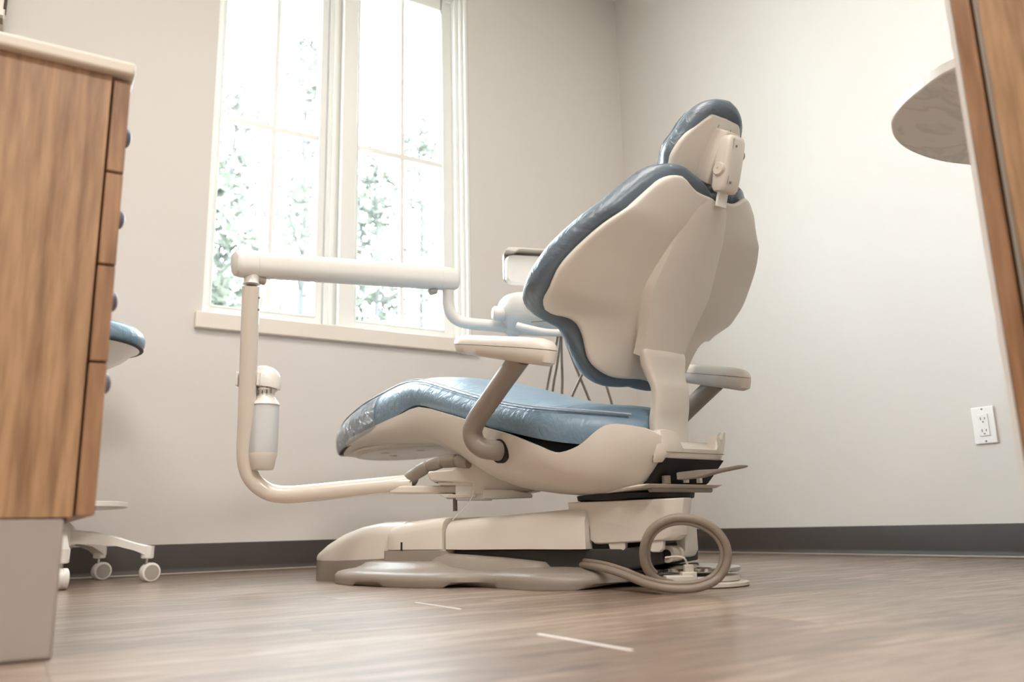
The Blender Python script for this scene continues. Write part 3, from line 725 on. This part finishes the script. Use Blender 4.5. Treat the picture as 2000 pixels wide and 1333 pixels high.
def radial2(outl, rings, c=(0, -.09)):
    n = len(outl); c = np.array(c); out = []; N_ = []
    for i in range(n):
        t = outl[(i+1) % n]-outl[i-1]; t /= np.linalg.norm(t); nn = np.array([t[1], -t[0]])
        if nn@(outl[i]-c) < 0: nn = -nn
        N_.append(nn)
    for r, d, dw in rings:
        out.append([Hd(*(c+(outl[i]-c)*r+N_[i]*d), WH(*(c+(outl[i]-c)*r+N_[i]*d))+dw) for i in range(n)])
    return out
obj('headrest_shell', G().loft(radial2(sym(hs), [(r, 0, .0) for r in (.03, .2, .4, .6, .8, .93)]+[(1, -.003, 0), (1, 0, .004), (1, -.001, .011), (.9, 0, .012), (.03, 0, .012)])), M['shell'], chair, angle=50)
hcush = obj('headrest_cushion', G().loft(radial2(sym(hc), [(.03, 0, .013), (.5, 0, .013), (.8, 0, .011), (1, -.018, .004), (1, -.008, .004), (1, -.001, .014), (1, 0, .028), (1, -.004, .044), (1, -.014, .058), (.85, 0, .066), (.6, 0, .066), (.3, 0, .062), (.03, 0, .06)])), M['leather_shaded'], chair, angle=60, label='blue vinyl headrest cushion, shade put into its darker colour')
obj('seam', G().tube(radial2(sym(hc), [(1, -.013, .0575)])[0], .0013, 6, closed=True), M['stitch'], hcush)
# glide bar, lock housing and knob
g = G(); g.loft([[Hd(b, s, w) for b, w in ((-hw, -.030), (hw, -.030), (hw*1.25, .004), (-hw*1.25, .004))] for s, hw in ((-.020, .020), (-.06, .026), (-.10, .026), (-.135, .022))])
obj('headrest_bracket', g, M['shell'], chair, bevel=.003)
for b in (.018, -.018):
    obj('screw', G().disc(Hd(b, -.016, .0035), .0032, -.003, NH), M['grey'], chair)
def HM(b, s, w): return OH+FX*-.012+LF*b+UP*s*.99+(-FX*.16*(s))*-1*0+NM*w
NM = NH*.0+FX*1.0
TM = radians(14); NM = cos(TM)*FX+sin(TM)*UP; SM = -sin(TM)*FX+cos(TM)*UP
bot = Uloc(Ub(1411, 378, 0)); top_ = Uloc(Ub(1428, 268, 0))
OM = (U(*bot)+U(*top_))/2; Lm = np.linalg.norm(U(*top_)-U(*bot)); SM = (U(*top_)-U(*bot))/Lm; NM = np.cross(SM, LF); NM = NM if NM@FX > 0 else -NM
def Mk(b, s, w): return OM+LF*b+SM*s+NM*w
g = G(); rings_ = []
for s, hw, hd in ((-.5, .017, .010), (-.485, .023, .015), (-.42, .026, .019), (-.2, .027, .021), (.2, .0265, .021), (.40, .026, .020), (.48, .022, .017), (.5, .016, .012)):
    r_ = []
    for th in np.linspace(0, 2*pi, 36, endpoint=False):
        c, s_ = cos(th), sin(th)
        r_.append(Mk(hw*(abs(c)**.45)*(1 if c > 0 else -1), s*Lm, hd*(abs(s_)**.45)*(1 if s_ > 0 else -1)-.004))
    rings_.append(r_)
hh = obj('lock_housing', G().loft(rings_), M['shell'], chair, angle=50)
obj('housing_seam', G().tube([Mk(.017, s*Lm, -.0235) for s in np.linspace(-.38, .42, 6)], .0007, 6), M['grey'], hh)
kn = obj('lock_knob', G().disc(Mk(.024, -.12*Lm, -.004), .015, .008, LF, prof=[(.0145, 0), (.0145, .005), (.012, .008), (.003, .008), (.002, .006)]), M['shell'], chair, angle=40)
obj('lock_knob', G().disc(Mk(-.024, .22*Lm, -.004), .011, .014, -LF, prof=[(.006, 0), (.006, .006), (.011, .007), (.011, .012), (.009, .014)]), M['shell_dark'], chair)
for b, s in ((.008, .30), (.010, -.34), (-.022, -.40)):
    obj('screw', G().disc(Mk(b, s*Lm, -.0245), .0028, -.001, NM), M['grey'], hh)
obj('glide_bar', G().prism([Mk(b, -.5*Lm-.03, w) for b, w in ((-.015, -.004), (.015, -.004), (.015, .003), (-.015, .003))], SM*.05), M['outlet'], chair, bevel=.002)

# ------------------------------------------------------------------ drawer cabinet at the left
CY = 1.07; CZ0, CZ1 = .151, .7035
cab = root('drawer_cabinet', (-.21, 1.34, 0), 'wooden drawer cabinet with round knobs at the left edge, standing on a grey plinth', 'cabinet')
g = G(); g.bb(-.50, .064, CY, CY+.018, CZ0, CZ1).bb(-.50, .062, CY+.52, CY+.538, CZ0, CZ1).bb(-.50, .06, CY+.018, CY+.52, CZ0, CZ0+.018).bb(-.50, -.482, CY+.018, CY+.52, CZ0+.018, CZ1).bb(-.482, .06, CY+.018, CY+.52, CZ1-.018, CZ1)
obj('carcass', g, M['wood'], cab, bevel=.001)
obj('plinth', G().bb(-.50, .0565, CY+.001, CY+.50, 0, CZ0), M['toe'], cab, bevel=.004)
obj('plinth_shadow', G().bb(-.50, .058, CY+.004, CY+.50, CZ0-.006, CZ0-.0005), M['black'], cab)  # black strip standing in for the shadow line under the cabinet
zz = [.1515, .331, .4515, .5725, .7000]
for i in range(4):
    d = obj('drawer_front', G().bb(.0665, .0860, CY-.0005, CY+.538, zz[i]+.0015, zz[i+1]-.0015), M['wood2'], cab, bevel=.0012)
    kz = (.322+.003, .436, .553, .674)[i]; ky = 1.185
    obj('knob', G().disc((.0855, ky, kz), .01, .02, (1, 0, 0), 32, prof=[(.005, 0), (.0045, .004), (.010, .006), (.0135, .0085), (.013, .0115), (.009, .0145), (.003, .016)]), M['knob'], d, angle=60)
ct = G().bb(-.52, .0895, CY-.012, CY+.56, .7036, .7215)
obj('countertop', ct, M['counter'], None, bevel=.004, seg=3, label='pale laminate countertop resting on the wooden drawer cabinet', cat='countertop')

# ------------------------------------------------------------------ tall cabinet at the right
P0 = at_depth(1855, 0, .95); px0, py0 = P0[0], P0[1]
tall = root('tall_cabinet', (px0+.19, py0-.25, 0), 'tall wooden cabinet cropped by the right edge of the photo', 'cabinet')
# its west side faces the room; the door leaf closes the far (north) front, seen edge-on
tw = .38
obj('door', G().bb(px0, px0+tw, py0-.0195, py0, .03, 2.1), M['wood2'], tall, bevel=.0012)
obj('side_panel', G().bb(px0, px0+.018, py0-.50, py0-.0285, .03, 2.1), M['wood'], tall, bevel=.001)
obj('edge_band', G().bb(px0+.0004, px0+.018, py0-.0283, py0-.0240, .03, 2.1), M['shell_dark'], tall)
obj('carcass', G().bb(px0+.0185, px0+tw, py0-.50, py0-.0245, .03, 2.08), M['counter'], tall)
obj('front_filler', G().bb(px0+.0002, px0+tw, py0+.0005, py0+.0062, .03, 2.1), M['wall'], tall)
obj('plinth', G().bb(px0+.03, px0+tw, py0-.50, py0-.06, 0, .03), M['toe'], tall)

# ------------------------------------------------------------------ rounded counter behind it
RZ0 = .85
rim_px = [(1868, 133), (1835, 150), (1800, 176), (1765, 206), (1745, 232), (1741, 250), (1747, 270), (1762, 286), (1785, 299), (1815, 310), (1850, 318), (1893, 323)]
rp_ = [hit(x, y, (0, 0, 1), RZ0) for x, y in rim_px]
poly = [tuple(p) for p in cr(rp_, 6)]
e0, e1 = np.array(poly[0]), np.array(poly[-1])
poly = poly + [tuple(e1+np.array([.26, .06, 0])), (EX-.01, .90, RZ0), (EX-.01, -.12, RZ0), (1.53, -.12, RZ0), tuple(e0+np.array([.05, -.16, 0]))]
rc_ = root('rounded_counter', (1.75, .55, 0), 'rounded pale veined counter against the right wall, seen from below', 'counter')
obj('counter_slab', G().prism(poly, (0, 0, .022)), M['marble'], rc_, bevel=.003)
obj('counter_support', G().bb(1.75, 1.80, .0, .60, 0, RZ0-.0005).bb(1.80, EX-.012, .28, .33, 0, RZ0-.0005), M['outlet'], rc_, bevel=.002)
# edge trim of the slab, white
q = [np.array(p) for p in poly]; cen = sum(q)/len(q)
# ------------------------------------------------------------------ wall outlet
ot = root('wall_outlet', (EX, 1.480, .40), 'white duplex power outlet on the right-hand wall near the cabinet', 'outlet')
s_ = EX/2.8; oy = 1.554*s_; oz = .127+(.4237-.127)*s_
obj('cover_plate', G().bb(EX-.006, EX, oy-.0355, oy+.0355, oz-.0575, oz+.0575), M['outlet'], ot, bevel=.003, seg=3)
rcpt = obj('receptacle', G().bb(EX-.0085, EX-.0055, oy-.0165, oy+.0165, oz-.034, oz+.034), M['outlet'], ot, bevel=.0015)
for dz in (.0185, -.0185):
    for dy, h in ((.0065, .0045), (-.0065, .0035)):
        obj('slot', G().bb(EX-.0090, EX-.0080, oy+dy-.0012, oy+dy+.0012, oz+dz+.002-h, oz+dz+.002+h), M['slot'], rcpt)
    obj('slot', G().disc((EX-.0090, oy, oz+dz-.0085), .0025, .001, (1, 0, 0), 16), M['slot'], rcpt)
for dz in (.050, -.050):
    obj('screw', G().disc((EX-.0068, oy, oz+dz), .003, .001, (1, 0, 0), 16), M['slot'], ot)

# ------------------------------------------------------------------ stool behind the drawer cabinet
SC = np.array([.123, 2.755]); 
stool = root('operator_stool', (SC[0], SC[1], 0), 'round blue-seated rolling stool half hidden behind the left drawer cabinet', 'stool')
def SP(dx, dy, z): return (SC[0]+dx, SC[1]+dy, z)
obj('seat', G().disc(SP(0, 0, .688), .2, .06, seg=72, prof=[(.165, 0), (.187, .004), (.198, .016), (.200, .032), (.193, .050), (.180, .062), (.14, .068), (.06, .070)]), M['leather'], stool, angle=60)
obj('seat_pan', G().disc(SP(0, 0, .620), .2, .06, seg=64, prof=[(.05, 0), (.09, .006), (.14, .035), (.170, .062), (.188, .070), (.188, .0725)]), M['white'], stool, angle=60)
obj('seat_trim', G().disc(SP(0, 0, .6885), .19, .006, seg=64, prof=[(.19, 0), (.196, .002), (.196, .005)]), M['black'], stool)
obj('gas_column', G().disc(SP(0, 0, .12), .025, .505, seg=24, prof=[(.030, 0), (.030, .22), (.022, .225), (.022, .505)]), M['white'], stool)
obj('foot_platform', G().disc(SP(0, 0, .212), .19, .018, seg=64, prof=[(.03, 0), (.178, 0), (.186, .004), (.186, .016), (.180, .018), (.03, .018)]), M['white'], stool, angle=40)
base = obj('base_hub', G().disc(SP(0, 0, .10), .05, .07, seg=32, prof=[(.045, 0), (.055, .01), (.05, .06), (.035, .075)]), M['white'], stool, angle=50)
a1 = math.atan2(2.69-SC[1], .356-SC[0])
for k in range(5):
    a = a1+k*2*pi/5; d = np.array([cos(a), sin(a)]); n = np.array([-d[1], d[0]]); R_ = .245
    g = G(); rings_ = []
    for r, zc, hh_, hw in ((.03, .140, .026, .026), (.10, .134, .022, .022), (.17, .120, .016, .018), (.215, .105, .014, .017), (.245, .095, .017, .018), (.262, .092, .016, .016)):
        top = zc+hh_*.6
        rings_.append([(SC[0]+d[0]*r+n[0]*x*hw, SC[1]+d[1]*r+n[1]*x*hw, top-yy*hh_) for x, yy in ((-1, 1.6), (-1, .2), (-.75, 0), (.75, 0), (1, .2), (1, 1.6))])
    leg = obj('leg', G().loft(rings_), M['white'], stool, angle=50)
    c = SC+d*.250
    obj('leg_end', G().disc((c[0], c[1], .066), .016, .036, seg=24, prof=[(.014, 0), (.018, .003), (.0185, .036)]), M['white'], leg)
    ca = a+1.2+k*.9 if k else a1-1.05
    if k == 1: ca = a1-1.0
    w = np.array([cos(ca), sin(ca), 0]); cc = np.array([c[0]+.010*-w[1], c[1]+.010*w[0], .0275])
    cs = obj('caster', G().disc(cc-w*.004-w*.012, .0272, .02, w, 40, prof=[(.02, 0), (.0258, .0015), (.0272, .004), (.0272, .014), (.0258, .0145), (.0258, .0175), (.0272, .018), (.0272, .028), (.0258, .0305), (.02, .032)]), M['white'], stool, angle=40)
    obj('caster_stem', G().disc((c[0], c[1], .050), .006, .02, seg=16), M['steel'], cs)
    for q_ in (-1, 1):
        obj('wheel_cap', G().disc(cc-w*.004+w*(.004 if q_ > 0 else .004)+w*q_*.0155, .019, .0015, w*q_, 32, prof=[(.021, 0), (.0205, .0015), (.003, .002)]), M['toe'], cs)

# ------------------------------------------------------------------ delivery arm and head
dl = root('delivery_arm', tuple(at_depth(600, 960, 2.1)*np.array([1, 1, 0])+np.array([0, 0, .2])), 'cream tubular delivery arm mounted under the dental chair seat, carrying the instrument head', 'dental delivery arm')
D = 2.12
tp = [(803, 944, 2.13), (760, 948, D), (680, 956, D), (600, 964, D), (560, 966.5, D), (530, 963, D), (506, 950, D), (489, 930, D), (481, 905, D), (479.5, 875, D), (481, 840, D), (484, 750, D), (487.5, 650, D), (490.5, 560, D)]
g = G(); g.tube(cr([at_depth(*p) for p in tp], 6), .0222, 32)
pole = obj('bent_tube', g, M['cream'], dl, angle=50)
pb = at_depth(491, 553, D)
topz = pb[2]
obj('pole_collar', G().disc((pb[0], pb[1], topz-.004), .018, .05, seg=32, prof=[(.0218, 0), (.0190, .004), (.0185, .045)]), M['white'], dl, angle=40)
for zq in (-.03, -.062):
    obj('set_screw', G().disc(at_depth(506, 560, D-.01)+np.array([0, 0, zq]), .003, .004, _r0, 12), M['grey'], pole)
# flexible arm: large oval tube between two rounded end caps
A = at_depth(480, 516, D); Bq = at_depth(866, 545, 2.50)
dA = (Bq-A); LA = np.linalg.norm(dA); dA /= LA; sA = np.cross(dA, UP); sA /= np.linalg.norm(sA); uA = np.cross(sA, dA)
def arm_ring(t, w, h, sh=0):
    r_ = []
    for th in np.linspace(0, 2*pi, 40, endpoint=False):
        c, s_ = cos(th), sin(th)
        r_.append(A+dA*t+sA*w*(abs(c)**.8)*(1 if c > 0 else -1)+uA*(h*(abs(s_)**.8)*(1 if s_ > 0 else -1)+sh))
    return r_
W_ = .031
obj('flex_arm', G().loft([arm_ring(t, W_, .0345, .0) for t in (.025, .3, .6, LA-.02)]), M['white'], dl, angle=50)
obj('arm_end_cap', G().loft([arm_ring(t, W_*k, .035*k) for t, k in ((-.030, .80), (-.027, .90), (-.018, .98), (-.005, 1.01), (.0245, 1.01))]), M['white'], dl, angle=50)
obj('arm_end_cap', G().loft([arm_ring(LA+t, W_*k, .035*k) for t, k in ((-.0195, 1.01), (.02, 1.01), (.034, .98), (.041, .90), (.043, .8))]), M['white'], dl, angle=50)
for c_, ax in ((A+dA*.03, dA), (Bq-dA*.035, -dA)):
    g = G(); g.tube(cr([c_-uA*.026, c_-uA*.040+ax*.002, c_-uA*.043+ax*.018], 5), .010, 16); obj('pivot_boot', g, M['toe'], dl)
hp = [at_depth(874, 566, 2.50), at_depth(874, 578, 2.50), at_depth(875, 595, 2.50), at_depth(881, 613, 2.50), at_depth(894, 626, 2.505), at_depth(915, 632, 2.51), at_depth(955, 636, 2.53), at_depth(995, 640.5, 2.55)]
obj('head_tube', G().tube(cr(hp, 8), .0175, 28), M['white'], dl, angle=50)
# bracket under the seat
def blkb(name, a0, a1, b0, b1, z0, z1, mat, bev=.003, par=None, **k):
    g = G(); g.box(U((a0+a1)/2, (b0+b1)/2, (z0+z1)/2), (abs(a1-a0)/2, abs(b1-b0)/2, abs(z1-z0)/2), FX, LF)
    return obj(name, g, mat, par or dl, bevel=bev, **k)
e_ = at_depth(800, 960, 2.13)
g = G(); q0, q1 = at_depth(766, 958, 2.13), at_depth(905, 957, 2.10)
ax = (q1-q0)/np.linalg.norm(q1-q0); sd = np.cross(ax, UP); sd /= np.linalg.norm(sd)
g.box((q0+q1)/2, (np.linalg.norm(q1-q0)/2, .028, .0095), ax, sd, np.cross(sd, ax)); obj('swing_bar', g, M['shell'], dl, bevel=.004)
c1 = at_depth(905, 948, 2.10)
def plate(px, py, w, h, dpt, d=2.10, nm='mount_block', mat='shell'):
    c = at_depth(px, py, d); g = G(); g.box(c, (w, dpt, h), _r0, _fh); return obj(nm, g, M[mat], dl, bevel=.003)
g = G(); g.prism([at_depth(x, y, 2.05) for x, y in ((834, 926), (838, 921), (880, 918), (918, 902), (1000, 915), (1060, 957), (1010, 965), (926, 965), (922, 944), (841, 940))], _fh*.13)
obj('mount_casting', g, M['shell'], dl, bevel=.004)
g = G(); g.prism([at_depth(x, y, 2.055) for x, y in ((855, 942), (930, 942), (930, 949), (858, 948))], _fh*.10); obj('bearing_plate', g, M['shell'], dl, bevel=.002)
g = G(); g.prism([at_depth(x, y, 2.055) for x, y in ((855, 966), (930, 966), (930, 973), (868, 973), (862, 969))], _fh*.10); obj('bearing_plate', g, M['shell'], dl, bevel=.002)
g = G(); g.prism([at_depth(x, y, 2.06) for x, y in ((889, 944), (960, 944), (960, 977), (890, 977))], _fh*.07); obj('mount_block', g, M['white'], dl, bevel=.002)
obj('pivot_pin', G().disc(at_depth(889, 999, 2.10), .0058, .045, seg=20), M['grey'], dl, label='dark steel pivot pin')
g = G(); g.prism([at_depth(x, y, 2.04) for x, y in ((944, 957), (1000, 957), (1040, 966), (1040, 972), (960, 975), (944, 974))], _fh*.05); obj('cable_tray', g, M['white'], dl, bevel=.002)
# ribbed hose guard from the tube up to the seat
cg = cr([at_depth(*p) for p in ((796, 938, 2.13), (812, 926, 2.12), (835, 912, 2.10), (862, 903, 2.08), (890, 900.5, 2.06), (916, 903, 2.04))], 12)
g = G(); rr_ = []; nn_ = len(cg)
for i in range(nn_): rr_.append(.0158+.0012*abs(sin(i/nn_*pi*5.0))-(.0028 if abs(((i/nn_*5.0) % 1)-.0) < .06 else 0))
g.tube(cg, rr_, 28); obj('hose_guard', g, M['shell_dark'], dl, angle=25)
obj('tube_end_collar', G().tube([at_depth(800, 940, 2.13), at_depth(806, 946, 2.125)], .0195, 28), M['grey'], dl)
g = G(); g.tube(cr([at_depth(*p) for p in ((926, 958, 2.05), (920, 975, 2.04), (908, 992, 2.02), (893, 1006, 2.0), (884, 1017, 1.98))], 8), .0011, 8); obj('pull_cord', g, M['outlet'], dl)

# delivery head: rounded body, handle loop, side knob; glass-less touch screen above
dh = root('dental_instrument_console', tuple(at_depth(1060, 610, 2.55)), 'white rounded instrument delivery head behind the backrest, on the end of the arm', 'dental instrument head')
hc0 = at_depth(1052, 612, 2.56); HX = _r0*.97+_fh*.24; HX = HX/np.linalg.norm(HX); HYv = np.cross(UP, HX)
def HP(x, y, z): return hc0+HX*x+HYv*y+UP*z
rings_ = []
for z, k, kx in ((-.064, .25, .50), (-.061, .50, .66), (-.048, .74, .82), (-.026, .92, .95), (0, 1, 1), (.024, 1.0, 1.0), (.035, .96, .97), (.042, .85, .92), (.045, .6, .8)):
    rings_.append([HP(.125*kx*(abs(cos(t))**.7)*(1 if cos(t) > 0 else -1), .11*k*(abs(sin(t))**.8)*(1 if sin(t) > 0 else -1), z) for t in np.linspace(0, 2*pi, 64, endpoint=False)])
obj('body', G().loft(rings_), M['white'], dh, angle=60)
obj('side_knob', G().disc(HP(-.105, -.02, -.012), .03, .03, -HX, 32, prof=[(.020, 0), (.023, .02), (.022, .04), (.016, .046)]), M['white'], dh, angle=60)
lp = [HP(-.095, -.10, -.068), HP(-.06, -.12, -.082), HP(-.01, -.125, -.092), (HP(.05, -.12, -.088)), HP(.10, -.10, -.068), HP(.12, -.07, -.045)]
obj('front_handle', G().tube(cr(lp, 8), .011, 20), M['white'], dh)
obj('arm_clamp', G().disc(at_depth(1004, 655, 2.54), .025, .065, seg=28, prof=[(.020, 0), (.026, .006), (.026, .045), (.018, .06)]), M['white'], dh, angle=50)
obj('clamp_screw', G().disc(at_depth(1014, 641, 2.51), .006, .004, -_fh, 16), M['dark'], dh)
g = G(); g.tube(cr([HP(-.05, -.09, -.052), HP(.0, -.10, -.050), HP(.05, -.10, -.054), HP(.065, -.095, -.062)], 6), .0022, 8); obj('tool_rest', g, M['grey'], dh)
# screen
sc0 = at_depth(1060, 524, 2.62); 
def SQ(x, y, z): return sc0+HX*x+HYv*y+UP*z
ds = root('touch_screen', tuple(sc0-UP*.08), 'white rear side of a small beige-framed screen above the instrument head', 'screen')
def rrect(w, h, r, y, cx=0, cz=0, n=7):
    pts = []
    for qx, qz, t0 in ((1, 1, 0), (-1, 1, pi/2), (-1, -1, pi), (1, -1, 3*pi/2)):
        for t in np.linspace(t0, t0+pi/2, n): pts.append(SQ(cx+qx*(w-r)+r*cos(t), y, cz+qz*(h-r)+r*sin(t)))
    return pts
obj('rear_housing', G().loft([rrect(.119, .044, .020, -.020, 0, -.013), rrect(.123, .047, .022, -.014, 0, -.013), rrect(.124, .048, .022, .0, 0, -.013)]), M['panel'], ds, angle=50)
obj('bezel', G().loft([rrect(.1255, .050, .016, .001, 0, .001), rrect(.1265, .051, .016, .005, 0, .001), rrect(.1265, .051, .016, .018, 0, .001), rrect(.123, .048, .014, .021, 0, .001)]), M['shell_dark'], ds, angle=50)
g = G(); g.bb(0, 1, 0, 1, 0, 1); g = G(); g.prism([SQ(x, -.040, z) for x, z in ((-.128, .040), (-.118, .0505), (.128, .0505), (.128, .044), (-.085, .044), (-.100, .036))], HYv*.06)
obj('top_handle', g, M['shell'], ds, bevel=.002)
obj('port_cover', G().box(SQ(.035, -.0205, .012), (.045, .001, .020), HX, HYv), M['white'], ds, bevel=.001)
obj('screen_post', G().tube([HP(.03, .03, .030), sc0+HX*.03+HYv*.012-UP*.02], .012, 16), M['white'], ds)

# hoses hanging in loops under the head
def hose(px, dep, label):
    pts = [at_depth(x, y, dep) for x, y in px]
    g = G(); g.tube(cr(pts, 10), .0042, 12)
    o = obj('instrument_hose', g, M['hose'], None, angle=60, label=label, cat='hose', group='hoses hanging behind the seat')
    return o
hose([(1092, 640), (1088, 665), (1078, 710), (1070, 750), (1064, 800), (1078, 838), (1094, 800), (1098, 750), (1097, 700), (1096, 645)], 2.57, 'grey hose hanging behind the seat, its left strand nearest the armrest')
hose([(1096, 640), (1094, 668), (1088, 712), (1081, 752), (1078, 790), (1090, 820), (1106, 800), (1120, 768), (1145, 715), (1160, 690)], 2.61, 'second hose from the armrest, crossing the others behind the backrest edge')
hose([(1098, 640), (1106, 668), (1120, 706), (1141, 757), (1160, 800), (1185, 830), (1196, 800), (1188, 765), (1178, 735), (1170, 700)], 2.66, 'longest hose slanting right, its loop reappearing beneath the backrest bottom')

# ------------------------------------------------------------------ water bottle clamped to the pole
wb = at_depth(520, 740, 2.16)
bt = root('water_bottle', tuple(at_depth(520, 918, 2.16)), 'translucent water bottle with white cap clamped behind the vertical arm tube', 'bottle')
def BP(x, y, z): return wb+_r0*x+_fh*y+UP*z
mpp = 2.16/F
z_of = lambda py: (at_depth(520, py, 2.16)-wb)[2]
def bprof(lst): return [(w*mpp/2, z_of(py)) for w, py in lst]
def turned(lst, mat, nm, par=None, cx=0, **k):
    g = G(); g.disc(wb+_r0*cx, 1, 1, seg=48, prof=bprof(lst)); return obj(nm, g, M[mat], par or bt, angle=50, **k)
cap_g = G()
cr_ = []
for py, k in ((757, 1.0), (752, 1.01), (742, 1.0), (734, .94), (726, .82), (719, .60), (715, .30)):
    z = z_of(py)
    cr_.append([BP(-.012+.050*k*(abs(cos(t))**.85)*(1 if cos(t) > 0 else -1)*(1 if cos(t) > 0 else .45), .034*k*sin(t), z-(.008*max(0, cos(t)) if py > 745 else 0)) for t in np.linspace(0, 2*pi, 48, endpoint=False)])
cap_g.loft(cr_); obj('cap_cover', cap_g, M['white'], bt, angle=60)
turned([(34, 776), (36, 768), (44, 764), (36, 757), (34, 750)], 'white', 'neck')
turned([(56, 794), (52, 789), (42, 783), (36, 776), (34, 772)], 'white', 'shoulder_ring')
turned([(50, 890), (53, 886), (54, 840), (54, 800), (51, 793)], 'bottle', 'bottle_body')
turned([(38, 921), (42, 919), (48, 900), (52, 893), (52, 889)], 'shell', 'base_cup')
for k in range(4):
    obj('valve_rib', G().box(BP(-.012+.011*k, -.024, z_of(765)), (.0016, .002, .010), _r0, _fh), M['slot'], bt)
pc = at_depth(485, 741, D)
g = G(); g.box(pc, (.0262, .030, .019), _r0, _fh)
g = G(); rin, rout = .0228, .0268
g.loft([[pc+_r0*r*cos(t)*1.03+_fh*r*sin(t)+UP*z for t in np.linspace(0, 2*pi, 48, endpoint=False)] for r, z in ((rin, -.019), (rout, -.019), (rout, .019), (rin, .019))], wrap=True)
g2 = G(); g2.box(pc-_r0*.0268+_fh*.004, (.003, .016, .018), _r0, _fh); obj('clamp_band', g2, M['white'], bt, bevel=.002)
g2 = G(); g2.box(pc+_r0*.0255+_fh*.012, (.004, .016, .018), _r0, _fh); obj('clamp_band', g2, M['white'], bt, bevel=.002)

# ------------------------------------------------------------------ foot control with its hose loop
fc = np.array([1.25, 1.33, 0.])
ft = root('foot_control', tuple(fc), 'round chrome-topped foot control disc on the floor beside the chair base', 'foot control')
obj('base_ring', G().disc(fc, .1, .01, seg=72, prof=[(.094, 0), (.099, .002), (.099, .008), (.095, .010), (.05, .010)]), M['shell'], ft, angle=40)
obj('lower_disc', G().disc(fc+np.array([0, 0, .011]), .08, .02, seg=72, prof=[(.08, 0), (.082, .002), (.082, .010), (.078, .011)]), M['shell'], ft, angle=40)
obj('spacer', G().disc(fc+np.array([0, 0, .0225]), .04, .006, seg=48), M['grey'], ft)
obj('chrome_disc', G().disc(fc+np.array([0, 0, .0285]), .08, .02, seg=72, prof=[(.08, 0), (.084, .003), (.084, .009), (.080, .0115), (.06, .014), (.02, .017)]), M['steel'], ft, angle=40, label='polished chrome disc')
cp = hit(1335, 1128, (0, 0, 1), .02)
cl_ = at_depth(1334, 1120, 1.60)
g = G(); g.box(at_depth(1325, 1136, 1.60), (.026, .02, .011), _r0, _fh); g.box(at_depth(1345, 1134, 1.60), (.014, .016, .016), _r0, _fh)
obj('connector_body', g, M['shell'], ft, bevel=.002)
obj('connector_post', G().box(at_depth(1345, 1116, 1.60), (.0085, .010, .012), _r0, _fh), M['shell'], ft, bevel=.0015)
g = G(); g.tube(cr([at_depth(*p) for p in ((1345, 1108, 1.60), (1341, 1100, 1.60), (1336, 1091, 1.60), (1322, 1088, 1.61), (1300, 1090, 1.63))], 6), .0022, 10); obj('thin_wire', g, M['cream'], ft)
lp = [(1035, 1088, 2.10), (1085, 1096, 1.94), (1130, 1103, 1.78), (1175, 1110, 1.68), (1215, 1122, 1.62), (1255, 1138, 1.56), (1290, 1148, 1.525), (1330, 1151.5, 1.51), (1370, 1147, 1.51), (1403, 1130, 1.515), (1420, 1100, 1.52), (1419, 1068, 1.525), (1402, 1040, 1.53), (1372, 1020, 1.535), (1335, 1011.5, 1.54), (1300, 1017, 1.545), (1272, 1036, 1.55), (1258, 1066, 1.555), (1258, 1098, 1.56), (1270, 1122, 1.565), (1290, 1135, 1.57), (1316, 1141, 1.585)]
P_ = cr([at_depth(*p) for p in lp], 10)
T_ = [P_[min(i+1, len(P_)-1)]-P_[max(i-1, 0)] for i in range(len(P_))]
off = []
for p, t in zip(P_, T_):
    t = t/np.linalg.norm(t); n = np.cross(t, _fh); n /= np.linalg.norm(n); off.append(n)
hz = min(p[2] for p in P_)
lift = max(0, .0088-hz)
obj('supply_hose', G().tube([p+UP*lift for p in P_], .0076, 18), M['hose'], ft, angle=60, label='thick taupe looped hose')
obj('air_line', G().tube([p+UP*lift+n*.0095+_fh*.004 for p, n in zip(P_[:-16], off[:-16])], .0046, 12), M['hose'], ft, angle=60)

# ------------------------------------------------------------------ small box high on the left wall side
wbx = at_depth(-22, 4, 2.2)
gh = root('wall_dispenser', (wbx[0], NY-.05, wbx[2]-.1), 'corner of a pale dark-edged wall dispenser at the top left corner', 'dispenser')
c_ = hit(8, 36, (0, 1, 0), NY-.09)
obj('housing', G().bb(c_[0]-.30, c_[0], NY-.09, NY, c_[2], c_[2]+.26), M['cream'], gh, bevel=.004)
obj('dark_edge', G().bb(c_[0]-.006, c_[0]+.002, NY-.092, NY-.05, c_[2]+.035, c_[2]+.25), M['dark'], gh, bevel=.001)
obj('bottom_slot', G().bb(c_[0]-.28, c_[0]-.004, NY-.0925, NY-.05, c_[2]-.003, c_[2]+.010), M['grey'], gh, bevel=.001)
